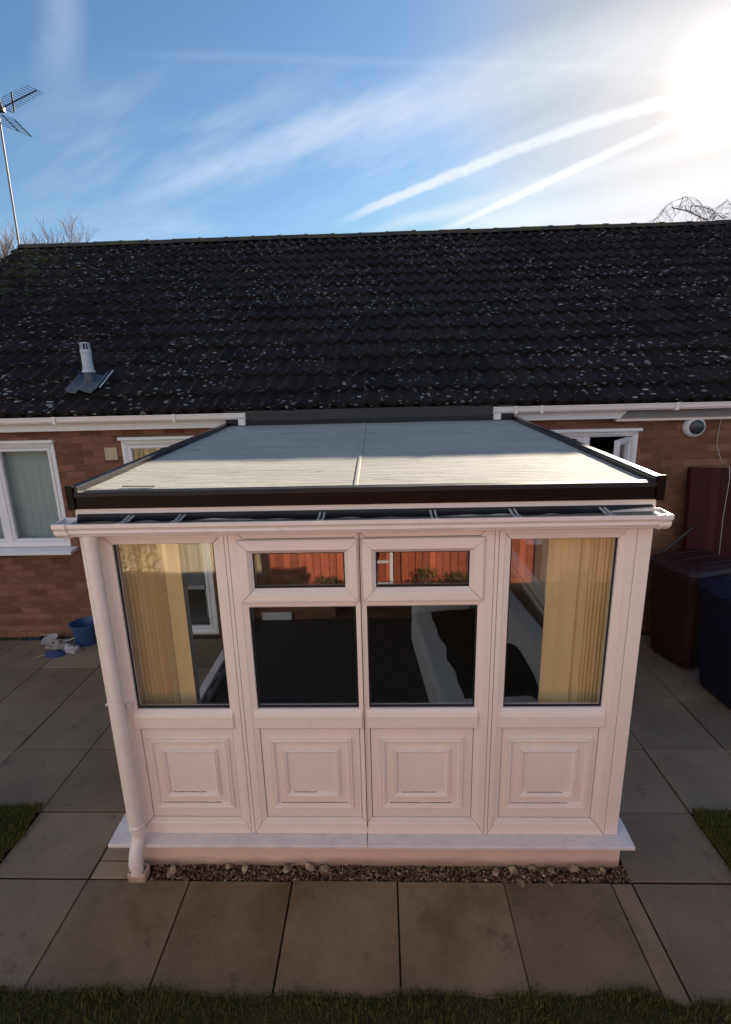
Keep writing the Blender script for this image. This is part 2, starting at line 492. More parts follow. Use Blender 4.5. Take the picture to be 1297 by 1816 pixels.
skyc = vadd(skyc, scl(WARM, aur * .6))
skyc = mixc(back * .44, skyc, (6.2, 5.7, 5.6))
nt.links.new(skyc.s, bg.inputs[0]); bg.inputs[1].default_value = .10

S.view_settings.view_transform = 'Standard'; S.view_settings.look = 'None'; S.view_settings.exposure = 1.28; S.view_settings.gamma = 1
S.view_settings.use_curve_mapping = False
S.cycles.max_bounces = 8; S.cycles.transparent_max_bounces = 24; S.cycles.glossy_bounces = 5; S.cycles.diffuse_bounces = 4

# ================================================================== GROUND
g = MB(); g.box(-900, 900, -900, 900, -.9, -.06); tag(g.build('ground', FIELD), kind='structure')
g = MB(); g.box(-7, 9, -.74, 2.86, -.058, -.012); tag(g.build('patio_bed', JOINT), kind='structure')
sb = MB()
cols_l = [-.312 - .606 * k for k in range(0, 11)]
cols_r = [2.832 + .606 * k for k in range(0, 10)]
ctr = [-.312, .294, .896, 1.503, 2.109, 2.714, 2.830]
rows = [-.129, .352, .957, 1.562, 2.168, 2.772]
def slab(x0, x1, y0, y1, t=None):
    sb.cur = t or rnd(.05, 1)
    j = lambda: rnd(-.002, .002)
    sb.slab(x0 + .004 + j(), x1 - .004 + j(), y0 + .0048 + j(), y1 - .0048 + j(), -.05, rnd(-.003, .003), .003)
for a, b in zip(ctr, ctr[1:]): slab(a, b, -.735, -.131)
for a, b in zip(cols_l, cols_l[1:]): slab(b, a, -.735, -.131)
for a, b in zip(cols_r, cols_r[1:]): slab(a, b, -.735, -.131)
for i, (y0, y1) in enumerate(zip(rows, rows[1:])):
    for k, (a, b) in enumerate(zip(cols_l, cols_l[1:])):
        if i == 0 and k > 0: continue
        slab(b, a, y0, y1)
    for k, (a, b) in enumerate(zip(cols_r, cols_r[1:])):
        if i == 0 and k > 0: continue
        slab(a, b, y0, y1)
    
slab(-.31, -.045, -.129, -.012, 1.9); slab(-.31, -.108, -.012, .352, 1.5)
for y0, y1 in zip(rows[1:], rows[2:]): slab(-.31, -.108, y0, y1)
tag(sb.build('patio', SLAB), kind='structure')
g = MB(); g.box(-4.6, -.12, 2.772, 2.848, -.05, -.006); g.box(2.8, 9, 2.772, 2.848, -.05, -.006); g.build('border_soil', SOIL)['kind'] = 'structure'

def edge_f(x):
    e = -.703 + .034 * noise.noise((x * 2.1, 3, 0)) + .020 * noise.noise((x * 7, 1, 0))
    if 2.35 < x < 2.75: e += .05 * math.sin((x - 2.35) / .4 * math.pi)
    if x >= 2.75: e -= .015
    return e
lw = MB()
xs = [-8 + .1 * i for i in range(181)]
vs = [(x, edge_f(x), .004) for x in xs] + [(x, edge_f(x) - .06, .010) for x in xs] + [(x, -14, .012) for x in xs]
n = len(xs)
lw.add(vs, [(r * n + i, r * n + i + 1, (r + 1) * n + i + 1, (r + 1) * n + i) for r in range(2) for i in range(n - 1)])
def side_edge(y, s):
    return .045 * noise.noise((y * 4.1, 9 * s, 0)) + .022 * noise.noise((y * 13, s, 2))
def patch(xe, s, y1, y0=-.131):
    ys = [y0 + (y1 - y0) * i / 20 for i in range(21)]
    vs = [(xe + side_edge(y, s), y, .004) for y in ys] + [(xe + s * .08, y, .010) for y in ys] + [(xe + s * 6, y, .012) for y in ys]
    m = 21
    lw.add(vs, [(r * m + i, r * m + i + 1, (r + 1) * m + i + 1, (r + 1) * m + i) for r in range(2) for i in range(m - 1)])
patch(-.925, -1, .385); patch(3.442, 1, .350)
tag(lw.build('lawn', SOIL), kind='structure')
gr = MB()
def blade(x, y, h):
    a = rnd(0, 6.283); w = rnd(.0016, .0032); lean = rnd(.1, .75) * h
    c, s_ = math.cos(a), math.sin(a); b = rnd(0, 6.283); lx, ly = math.cos(b) * lean, math.sin(b) * lean
    gr.cur = min(1, max(.01, random.gauss(.42, .25)))
    z0 = .002
    gr.add([(x - w * c, y - w * s_, z0), (x + w * c, y + w * s_, z0), (x + lx * .45 + w * .7 * c, y + ly * .45 + w * .7 * s_, z0 + h * .6), (x + lx * .45 - w * .7 * c, y + ly * .45 - w * .7 * s_, z0 + h * .6), (x + lx, y + ly, z0 + h)],
           [(0, 1, 2, 3), (3, 2, 4)])
for _ in range(36000):
    x = rnd(-1.4, 4.2); y = edge_f(x) - abs(rnd(0, 1)) ** 1.5 * .75 + .012 + (abs(random.gauss(0, .018)) if random.random() < .12 else 0)
    d = edge_f(x) - y
    blade(x, y, rnd(.018, .045) * (.6 if d < .02 else 1) * (1 + .5 * noise.noise((x * 4, y * 4, 1))))
for _ in range(22000):
    blade(rnd(-4, 7), rnd(-4.15, -1.4), rnd(.02, .05))
for s, xe, y1 in ((-1, -.925, .385), (1, 3.442, .350)):
    for _ in range(9000):
        y = rnd(-.13, y1 + .012) + (abs(random.gauss(0, .014)) if random.random() < .04 else 0); x = xe + side_edge(y, s) + s * ((rnd(0, 1) ** 1.4) * .9 - (abs(random.gauss(0, .018)) if random.random() < .15 else 0))
        blade(x, y, rnd(.018, .042))
tag(gr.build('grass', GRASS), 'short dark green grass along the edges of the paving', 'grass', kind='stuff')

# gravel strip under the sill
gv = MB()
def pebble(mb, c, r, flat=.7, seed=0):
    pts = [(1, 0, 0), (-1, 0, 0), (0, 1, 0), (0, -1, 0), (0, 0, 1), (0, 0, -1)]
    m = Matrix.Rotation(rnd(0, 6.28), 3, 'Z') @ Matrix.Rotation(rnd(-.5, .5), 3, 'X')
    vs = []
    for p in pts:
        q = Vector(p) * rnd(.75, 1.2); q = Vector((q.x * r * rnd(.9, 1.4), q.y * r, q.z * r * flat)); vs.append(Vector(c) + m @ q)
    mb.add(vs, [(0, 2, 4), (2, 1, 4), (1, 3, 4), (3, 0, 4), (2, 0, 5), (1, 2, 5), (3, 1, 5), (0, 3, 5)])
for _ in range(5200):
    x = rnd(.05, 2.835); y = rnd(-.128, -.022)
    gv.cur = min(1, max(.02, random.gauss(.38, .28)))
    r = rnd(.0035, .0085) * (1.5 if random.random() < .08 else 1)
    pebble(gv, (x, y, -.012 + rnd(0, .010) + .008 * noise.noise((x * 8, y * 20, 0))), r)
tag(gv.build('gravel', GRAVEL), 'strip of small brown gravel along the foot of the white plinth', 'gravel', kind='stuff')
def rock(name, c, r, mtl, label, cat='stone', group=None, sq=.75, seed=1):
    import bmesh
    bm = bmesh.new(); bmesh.ops.create_icosphere(bm, subdivisions=2, radius=1)
    for v in bm.verts:
        p = v.co.copy(); k = 1 + .75 * noise.noise(p * 1.1 + Vector((seed * 7, 0, 0))) + .3 * noise.noise(p * 2.6 + Vector((seed, 2, 0)))
        v.co = Vector((p.x * r * 1.2 * k, p.y * r * .9 * k, max(-.6, p.z) * r * sq * k))
    me = bpy.data.meshes.new(name); bm.to_mesh(me); bm.free(); me.materials.append(mtl); pass
    o = bpy.data.objects.new(name, me); COL.objects.link(o); o.location = c; o.rotation_euler = (0, 0, seed * 1.7)
    return tag(o, label, cat, group)
rk = [(.165, -.075, .030, 'buff stone in the gravel next to the downpipe foot'),
      (.50, -.05, .016, 'small buff stone beside a larger stone, left part of the gravel strip'),
      (.60, -.07, .020, 'pale stone left of the biggest stones in the gravel strip'),
      (.855, -.055, .027, 'flat pale stone in the gravel below the second moulded panel'),
      (.985, -.045, .030, 'largest pale stone in the gravel, below the second moulded panel'),
      (1.075, -.06, .022, 'darker stone just right of the largest stone in the gravel'),
      (2.18, -.055, .026, 'pale stone touching the plinth below the fourth moulded panel'),
      (2.30, -.035, .022, 'stone lying highest against the plinth below the fourth panel'),
      (2.40, -.065, .020, 'buff stone in the gravel right of the one against the plinth'),
      (2.08, -.075, .020, 'pale stone in the gravel just above the dry leaves'),
      (2.53, -.05, .026, 'dark flat stone nearest the right end of the gravel'),
      (2.70, -.06, .018, 'small stone at the right end of the gravel strip')]
for i, (x, y, r, lb) in enumerate(rk):
    rock('stone', (x, y, .004), r, STONE, lb, group='loose stones in the gravel strip', seed=i + 1)
def dry_leaf(x, y, rot, ln, label):
    m = MB(); pr = [(0, .0), (.25, .22), (.55, .28), (.85, .15), (1, 0)]
    c, s_ = math.cos(rot), math.sin(rot); vs = []
    for t, w in pr:
        for q in (-1, 0, 1):
            u, v = t * ln, q * w * ln
            vs.append((x + u * c - v * s_, y + u * s_ + v * c, .006 + abs(q) * .010 + .012 * t * t))
    fs = [(3 * i + j, 3 * i + j + 1, 3 * i + j + 4, 3 * i + j + 3) for i in range(4) for j in range(2)]
    m.add(vs, fs); o = m.build('dry_leaf', DRYLEAF, smooth=True)
    so_ = o.modifiers.new('thick', 'SOLIDIFY'); so_.thickness = .002
    tag(o, label, 'leaf', 'dry leaves on the paving')
dry_leaf(2.19, -.115, -1.3, .075, 'curled brown dry leaf half on the gravel, the larger of two')
dry_leaf(2.35, -.135, -1.0, .05, 'small pale dry leaf on the slab edge, right of the larger one')

# ================================================================== HOUSE
house = thing('brick_house', (2.4, 2.85, 0), 'red brick bungalow with a dark lichen spotted tiled roof', 'house')
WY = 2.85
openings = [(-3.40, -2.02, 1.11, 2.26), (-1.29, -.46, .02, 2.27), (.9, 1.9, .2, 2.15), (3.02, 4.08, 1.15, 2.25)]
def grid_wall(mb, y0, y1, X0, X1, Z0, Z1, ops):
    xs = sorted({X0, X1, *[o[0] for o in ops], *[o[1] for o in ops]}); zs = sorted({Z0, Z1, *[o[2] for o in ops], *[o[3] for o in ops]})
    solid = lambda i, k: 0 <= i < len(xs) - 1 and 0 <= k < len(zs) - 1 and not any(o[0] <= xs[i] < o[1] and o[2] <= zs[k] < o[3] for o in ops)
    for i in range(len(xs) - 1):
        for k in range(len(zs) - 1):
            if not solid(i, k): continue
            a, b, c, d = xs[i], xs[i + 1], zs[k], zs[k + 1]
            for y in (y0, y1): mb.add([(a, y, c), (b, y, c), (b, y, d), (a, y, d)], [(0, 1, 2, 3)])
            if not solid(i - 1, k): mb.add([(a, y0, c), (a, y1, c), (a, y1, d), (a, y0, d)], [(0, 1, 2, 3)])
            if not solid(i + 1, k): mb.add([(b, y0, c), (b, y1, c), (b, y1, d), (b, y0, d)], [(0, 1, 2, 3)])
            if not solid(i, k - 1): mb.add([(a, y0, c), (b, y0, c), (b, y1, c), (a, y1, c)], [(0, 1, 2, 3)])
            if not solid(i, k + 1): mb.add([(a, y0, d), (b, y0, d), (b, y1, d), (a, y1, d)], [(0, 1, 2, 3)])
w = MB(); grid_wall(w, WY, WY + .28, -4.5, 9.3, -.05, 2.50, openings)
SL = .6163; EY, EZ = 2.65, 2.545; RY = 6.95; RZ = EZ + SL * (RY - EY)
w.extrude([(WY + .28, -.05), (11.05, -.05), (11.05, 2.45), (RY, RZ - .12), (WY + .28, 2.45)], 'x', -4.5, -4.24)
w.extrude([(WY + .28, -.05), (11.05, -.05), (11.05, 2.45), (RY, RZ - .12), (WY + .28, 2.45)], 'x', 9.04, 9.3)
w.box(-4.24, 9.04, 10.8, 11.05, -.05, 2.45)
w.build('wall', BRICK, house)
fl = MB(); fl.box(-4.23, 9.03, 3.14, 10.79, -.04, .06); fl.box(-4.23, 9.03, 3.14, 10.79, 2.40, 2.43); fl.box(.3, .38, 3.14, 10.79, .06, 2.4); fl.box(2.4, 2.48, 3.14, 10.79, .06, 2.4); fl.box(-1.7, -1.62, 3.14, 10.79, .06, 2.4)
fl.build('interior', WALLIN, house)
# roof tiles
rt = MB()
ncourse = 15; Ls = math.hypot(RY - EY, RZ - EZ); G_ = Ls / ncourse
sd = Vector((0, RY - EY, RZ - EZ)).normalized(); nn = Vector((0, -sd.z, sd.y))
RX0, RX1, pitchw = -4.66, 9.45, .166
nx = int((RX1 - RX0) / pitchw * 8)
def wave(x):
    t = ((x - RX0) / pitchw) % 1.0
    return .020 * (math.cos(2 * math.pi * t) + .28 * math.cos(4 * math.pi * t + .6))
for k in range(ncourse):
    base = len(rt.v)
    rows_ = [[], [], []]
    jit = {}
    for i in range(nx + 1):
        x = RX0 + (RX1 - RX0) * i / nx
        ti = int((x - RX0 + (k % 2) * .0) / (2 * pitchw))
        if ti not in jit: jit[ti] = (rnd(-.006, .006), rnd(-.010, .010), rnd(.05, 1), rnd(-.004, .004))
        dh, dt, tint, tw = jit[ti]
        h = wave(x); sag = .018 * noise.noise((x * .35, k * .2, 0))
        t0 = k * G_ + dt - (.02 if k else -.035); t1 = (k + 1) * G_ + .01
        o0 = Vector((x, EY, EZ + sag))
        for r_, (t, hh) in enumerate(((t0, h - .012), (t0, h + .036 + dh), (t1, h - .004))):
            rt.v.append(tuple(o0 + sd * t + nn * hh)); rt.a.append(tint)
    m = nx + 1
    # rows interleaved by 3
    for i in range(nx):
        for r_ in range(2):
            a = base + 3 * i + r_; rt.f.append((a, a + 3, a + 4, a + 1))
rt.cur = .5
# solid body below the tiles and the rear slope
bz = lambda y: EZ + SL * (y - EY) - .045
body = [(EY + .05, bz(EY + .05)), (RY, bz(RY)), (11.25, bz(RY) - SL * (11.25 - RY)), (11.25, bz(RY) - SL * (11.25 - RY) - .10), (RY, bz(RY) - .12), (EY + .05, bz(EY + .05) - .04)]
rt.extrude(body, 'x', RX0 + .012, RX1 - .012)
roof = rt.build('roof', TILE, house, smooth=True, angle=38)
rd = MB(); x = RX0 - .01
while x < RX1:
    ln = .45; pr = []
    for q in range(9):
        t = math.pi * (q / 8); pr.append((RY + .125 * math.cos(t), RZ - .035 + .085 * math.sin(t)))
    dz_ = rnd(-.006, .006)
    rd.extrude([(a, b + dz_) for a, b in pr], 'x', x, x + ln - .012)
    rd.extrude([(RY + (a - RY) * 1.06, RZ - .035 + (b - RZ + .035) * 1.10 + dz_) for a, b in pr], 'x', x + ln - .05, x + ln + .01)
    x += ln
rd.build('ridge', RIDGE, roof, smooth=True)
# gutters and fascias
def house_gutter(x0, x1, end):
    m = MB(); yb, yf, zt, zb = 2.755, 2.655, 2.532, 2.468
    pr = [(yb, zt), (yb, zb), (yf + .016, zb), (yf + .004, zb + .018), (yf, zt - .012), (yf - .004, zt - .010), (yf - .004, zt), (yf + .004, zt), (yf + .008, zb + .020), (yf + .018, zb + .005), (yb - .005, zb + .005), (yb - .005, zt)]
    m.extrude(pr, 'x', x0, x1)
    return m.build('gutter', GUT, house, bevel=.0015)
gl_ = house_gutter(-4.7, .095, 1); gr_ = house_gutter(2.57, 9.4, -1)
def outlet(parent, x, s):
    m = MB(); m.box(x - .002, x + .004, 2.652, 2.757, 2.466, 2.535); m.build('end_cap', GUT, parent)
    m = MB(); m.box(min(x - s * .004, x - s * .075), max(x - s * .004, x - s * .075), 2.664, 2.742, 2.405, 2.467)
    m.build('outlet', GUT, parent, bevel=.008)
outlet(gl_, .095, 1); outlet(gr_, 2.566, -1)
def joints(parent, xl):
    for x in xl:
        m = MB(); m.box(x - .016, x + .016, 2.6465, 2.6505, 2.464, 2.536); m.box(x - .016, x + .016, 2.6505, 2.757, 2.461, 2.4675)
        m.build('joint', GUT, parent)
joints(gl_, (-1.85, -.62, -3.1)); joints(gr_, (3.03, 4.33, 2.78, 6.2))
m = MB(); m.extrude([(-4.62, 2.385), (-.145, 2.385), (-.105, 2.475), (-.105, 2.485), (-4.62, 2.485)], 'y', 2.760, 2.782); m.build('fascia', PVC_HOUSE, house)
m = MB(); m.extrude([(2.785, 2.385), (3.845, 2.385), (3.93, 2.485), (2.755, 2.485), (2.755, 2.475)], 'y', 2.760, 2.782); m.build('fascia', PVC_HOUSE, house)
m = MB(); m.extrude([(3.85, 2.385), (9.4, 2.385), (9.4, 2.487), (3.936, 2.487)], 'y', 2.762, 2.784); m.build('fascia', GREYFASC, house, label='bare grey length of fascia at the right')
m = MB(); m.box(3.82, 9.4, 2.784, 2.849, 2.355, 2.384); m.build('soffit', GUT, house)
m = MB(); m.box(-4.6, -.11, 2.784, 2.849, 2.392, 2.41); m.build('soffit', PVC_HOUSE, house); m = MB(); m.box(2.79, 3.81, 2.784, 2.849, 2.392, 2.41); m.build('soffit', PVC_HOUSE, house)
m = MB(); m.box(-.12, 2.80, 2.83, 2.849, 2.40, 2.53); m.build('flashing', BLACK, house)

FP = [(None, 0), (.028, 0), (.020, .004), (.0, .016)]
def house_window(x0, x1, z0, z1, mull, gz0=None, bw=.055, sill=True, skip=None):
    y = WY - .012
    m = MB()
    xsM = [x0, *mull, x1]
    wn = None
    m.frame((x0, x1, z0, z1), (x0 + bw, x1 - bw, z0 + bw, z1 - bw), FP, y, .001, .07)
    for q in mull: m.box(q - .035, q + .035, y + .003, y + .068, z0 + bw + .001, z1 - bw - .001)
    wn = m.build('window_frame', PVC_HOUSE, house, bevel=.002)
    ed = [x0 + bw] + sum(([q - .035, q + .035] for q in mull), []) + [x1 - bw]
    for k in range(0, len(ed), 2):
        if skip == k // 2: continue
        a, b = ed[k] + .002, ed[k + 1] - .002
        s = MB(); s.frame((a, b, z0 + bw + .002, z1 - bw - .002), (a + .035, b - .035, z0 + bw + .035, z1 - bw - .035), [(None, .008), (.012, .008), (.0, .018)], y, .001, .055)
        s.build('sash', PVC_HOUSE, wn, bevel=.002)
        p = MB(); p.box(a + .03, b - .03, y + .03, y + .05, z0 + bw + .03, z1 - bw - .03); p.build('pane', GLASS_H, wn)
    if sill:
        s = MB(); s.extrude([(WY + .02, z0 - .003), (WY - .13, z0 - .02), (WY - .145, z0 - .028), (WY - .145, z0 - .055), (WY - .12, z0 - .055), (WY - .12, z0 - .045), (WY + .02, z0 - .045)], 'x', x0 - .05, x1 + .07)
        s.build('sill', PVC_HOUSE, wn)
    h = MB(); h.box(x0 - .015, x1 + .02, WY - .055, WY + .03, z1 + .001, z1 + .032); h.build('head_trim', PVC_HOUSE, wn, bevel=.004)
    return wn
w1 = house_window(-3.40, -2.02, 1.11, 2.26, [-2.70])
w2 = house_window(-1.29, -.46, .02, 2.27, [], sill=False, bw=.06)
w3 = house_window(3.02, 4.08, 1.15, 2.25, [3.56], skip=1)
# open casement on the right window
ang = R(50); hx, hy = 4.02, WY - .014
s = MB(); a, b = -.42, -.002; z0, z1 = 1.21, 2.19
s.frame((a, b, z0, z1), (a + .05, b - .05, z0 + .05, z1 - .05), [(None, 0), (.02, 0), (0, .012)], 0, .001, .05)
mt = Matrix.Translation((hx, hy, 0)) @ Matrix.Rotation(ang, 4, 'Z')
s.v = [tuple(mt @ Vector(p)) for p in s.v]; sash = s.build('sash', PVC_HOUSE, w3, bevel=.002)
p = MB(); p.box(a + .045, b - .045, .02, .04, z0 + .045, z1 - .045); p.v = [tuple(mt @ Vector(q)) for q in p.v]; p.build('pane', GLASS_H, w3)

# vertical blind behind left house window
def slat(mb, x, y, ang, wdt, z0, z1, t=.0015):
    m_ = Matrix.Translation((x, y, 0)) @ Matrix.Rotation(ang, 4, 'Z')
    n_ = 5; pts = []
    for sgn in (1, -1):
        rng = range(n_) if sgn == 1 else range(n_ - 1, -1, -1)
        for i in rng:
            u = -wdt / 2 + wdt * i / (n_ - 1); v = .006 * (1 - (2 * u / wdt) ** 2) + sgn * t / 2
            q = m_ @ Vector((u, v, 0)); pts.append((q.x, q.y))
    mb.extrude(pts, 'z', z0, z1)
bd = thing('vertical_blind', (-2.7, WY + .14, 2.2), 'pale grey green vertical blind closed behind the left house window', 'blind')
m = MB(); x = -3.36
while x < -2.03: slat(m, x, WY + .14 + rnd(-.003, .003), R(24 + rnd(-4, 4)), .092, 1.14, 2.20); x += .082
m.build('slats', BLIND_G, bd); m = MB(); m.box(-3.38, -2.03, WY + .12, WY + .16, 2.205, 2.24); m.build('head_rail', WHITEP, bd)

# ridge-side fittings
vp = thing('roof_vent_pipe', (-1.665, 3.10, 2.80), 'white capped vent pipe rising through the dark tiles at left', 'vent pipe')
cx, cy = -1.665, 3.10
m = MB(); m.lathe([(.052, 2.74), (.052, 2.86), (.050, 2.99)], (cx, cy, 0), 20); m.build('sleeve', SLATE, vp, smooth=True)
m = MB(); m.lathe([(.066, 2.975), (.066, 2.985), (.055, 3.005), (.055, 3.02), (.058, 3.022), (.058, 3.03), (.052, 3.034), (.052, 3.17), (.056, 3.175), (.056, 3.205), (.050, 3.21)], (cx, cy, 0), 24); m.build('pipe', VENT_W, vp, smooth=True, angle=30)
m = MB()
for k in range(10):
    t = 2 * math.pi * (k + .5) / 10; m.box(-.005, .005, -.003, .003, 3.205, 3.272, Matrix.Translation((cx + .044 * math.cos(t), cy + .044 * math.sin(t), 0)) @ Matrix.Rotation(t, 4, 'Z'))
m.lathe([(.047, 3.268), (.047, 3.278), (.02, 3.282)], (cx, cy, 0), 20); m.build('cage', VENT_W, vp)
m = MB(); m.lathe([(.030, 3.211), (.030, 3.266)], (cx, cy, 0), 16); m.build('core', BLACK, vp)
m = MB(); vs = []; nxx = 40
for j in range(2):
    for i in range(nxx + 1):
        x = cx - .165 + .33 * i / nxx; t = (cy - EY) / sd.y + (-.20 if j == 0 else .16)
        vs.append(Vector((x, EY, EZ)) + sd * t + nn * (wave(x) + (.066 if j == 0 else .052)))
m.add(vs, [(i, i + 1, nxx + 2 + i, nxx + 1 + i) for i in range(nxx)])
o = m.build('flashing', SLATE, vp, smooth=True); q = o.modifiers.new('thick', 'SOLIDIFY'); q.thickness = .006
m = MB(); a = Vector((cx + .178, EY, EZ)) + sd * ((cy - EY) / sd.y - .14) + nn * .075; b = Vector((cx + .195, EY, EZ)) + sd * ((cy - EY) / sd.y + .20) + nn * .075
m.tube([a, b], .007, 6); m.build('edge_strip', VENT_W, vp)

vt = thing('air_vent', (-1.41, WY, 2.07), 'square cream louvred air vent on the brick wall', 'air vent')
m = MB(); m.frame((-1.475, -1.345, 2.065, 2.195), (-1.460, -1.360, 2.080, 2.180), [(None, 0), (.004, 0), (0, .006)], WY - .022, .0003, .024); m.build('frame', CREAM, vt, bevel=.002)
m = MB()
for k in range(4): m.box(-1.4595, -1.3605, -.002, .016, -.011, .009, Matrix.Translation((0, WY - .013, 2.096 + .0255 * k)) @ Matrix.Rotation(R(-18), 4, 'X'))
m.build('louvre', CREAM, vt)
lp = thing('wall_lamp', (4.62, WY, 2.28), 'round white bulkhead lamp with dark lens on the brick wall', 'lamp')
m = MB(); m.lathe([(.105, 0), (.108, -.02), (.098, -.055), (.078, -.07), (.070, -.068)], (4.62, WY + .002, 2.28), 36, 'y'); m.build('housing', WHITEP, lp, smooth=True)
m = MB(); m.lathe([(.074, -.064), (.070, -.082), (.05, -.094), (.02, -.099), (.002, -.1)], (4.62, WY + .002, 2.28), 30, 'y'); m.build('lens', LAMPG, lp, smooth=True)
m = MB(); m.tube([(4.886, WY - .012, 2.352), (4.876, WY - .012, 2.20), (4.878, WY - .014, 2.085), (4.884, WY - .10, 1.95), (4.852, WY - .29, 1.905), (4.846, WY - .325, 1.80), (4.84, WY - .325, 1.4), (4.86, WY - .325, .95)], .0032, 6)
tag(m.build('cable', METALSTRAP), 'thin pale cable hanging down the brick wall over the dark red gate', 'cable')

# TV aerial on the left gable
ta = thing('tv_aerial', (-4.83, 7.3, 3.0), 'yagi television aerial on a tall thin mast at the left gable', 'aerial')
mx, my = -4.95, 7.3; zt = 7.412
m = MB(); m.tube([(mx, my, 3.0), (mx + .01, my, 5.3), (mx + .055, my, 7.47)], .017, 10); m.build('mast', DARKALU, ta, smooth=True)
for z in (3.4, 3.9): m = MB(); m.box(mx - .02, -4.49, my - .02, my + .02, z - .02, z + .02); m.build('wall_bracket', ALU, ta)
p0 = Vector((-4.875, my, zt)); p1 = Vector((-3.899, 6.805, zt)); bdv = (p1 - p0).normalized(); per = Vector((-bdv.y, bdv.x, 0))
m = MB(); m.tube([p0 - bdv * .25, p1], .011, 6); m.build('boom', DARKMETAL, ta)
m = MB()
for k in range(14):
    c = p0 + bdv * (.05 + .078 * k) + Vector((0, 0, .02)); h = .175 - .003 * k
    m.tube([c - per * h, c + per * h], .0045, 5)
m.build('directors', DARKMETAL, ta)
m = MB(); c = p0 + bdv * .42
m.tube([c + Vector((0, 0, -.14)), c + Vector((0, 0, .14))], .014, 6); m.build('strut', DARKMETAL, ta); m = MB()
c = p0 + bdv * .06; m.tube([c + Vector((0, 0, -.05)), c + Vector((0, 0, .24))], .016, 6); m.box(c.x - .05, c.x + .05, c.y - .04, c.y + .04, c.z - .05, c.z + .02)
m.build('dipole', DARKMETAL, ta)
m = MB(); c = p0 + bdv * -.05 + Vector((0, 0, -.04)); e = bdv * .40 + Vector((0, 0, -.34))
for k in range(6):
    q = c + e * (k / 5); m.tube([q - per * .26, q + per * .26], .0045, 5)
for h in (-.26, .06, .26): m.tube([c + per * h, c + per * h + e], .010, 5)
e2 = bdv * -.3 + Vector((0, 0, .34))
for k in range(6):
    q = c + Vector((0, 0, .10)) + e2 * (k / 5); m.tube([q - per * .26, q + per * .26], .0045, 5)
m.build('reflector', DARKMETAL, ta)

# bare trees beyond the house
def bare_tree(name, x, y, h, spread, seed, label, up=.55, droop=0., dens=5):
    rr = random.Random(seed); t = MB()
    def grow(p, d, ln, r, lv):
        pts = [p]; q = p.copy(); dd = d.copy(); nseg = 4 if lv < 3 else 3
        for i in range(nseg):
            dd = (dd + Vector((rr.uniform(-.22, .22), rr.uniform(-.22, .22), rr.uniform(-.08, .16) - droop * lv * .12))).normalized()
            q = q + dd * ln / nseg; pts.append(q.copy())
        t.tube(pts, [max(.006, r * (1 - .45 * i / nseg)) for i in range(nseg + 1)], 6 if lv < 2 else 3, False)
        if lv >= 5 or ln < .25: return
        nb = dens if lv > 0 else 7
        for k in range(nb):
            f = rr.uniform(.3, 1) if lv else rr.uniform(.35, 1)
            i = min(nseg - 1, int(f * nseg)); b = pts[i].lerp(pts[i + 1], f * nseg - i)
            a = rr.uniform(0, 6.283); v = Vector((math.cos(a) * spread, math.sin(a) * spread, up)).normalized()
            grow(b, (v * .75 + dd * .45).normalized(), ln * rr.uniform(.5, .72), r * .42, lv + 1)
    grow(Vector((x, y, -.05)), Vector((0, 0, 1)), h * .52, h * .018, 0)
    o = thing(name, (x, y, 0), label, 'tree', 'bare winter trees beyond the roof')
    tr = MB(); tr.tube([(x, y, -.06), (x, y, h * .12)], [h * .022, h * .0185], 8); tr.build('trunk', BARK, o)
    t.build('crown', BARK, o)
    return o
bare_tree('bare_tree', -14.8, 20, 8.9, 1., 3, 'pinkish bare tree at the far left edge, behind the aerial mast', up=1.0)
bare_tree('bare_tree', -12.6, 21.5, 8.5, .9, 11, 'low bare tree showing right of the aerial mast above the roof', up=1.1)
bare_tree('bare_tree', 17.6, 20, 13.0, 1.15, 5, 'bare tree with hanging twigs at the right edge beyond the roof', up=.55, droop=.9)

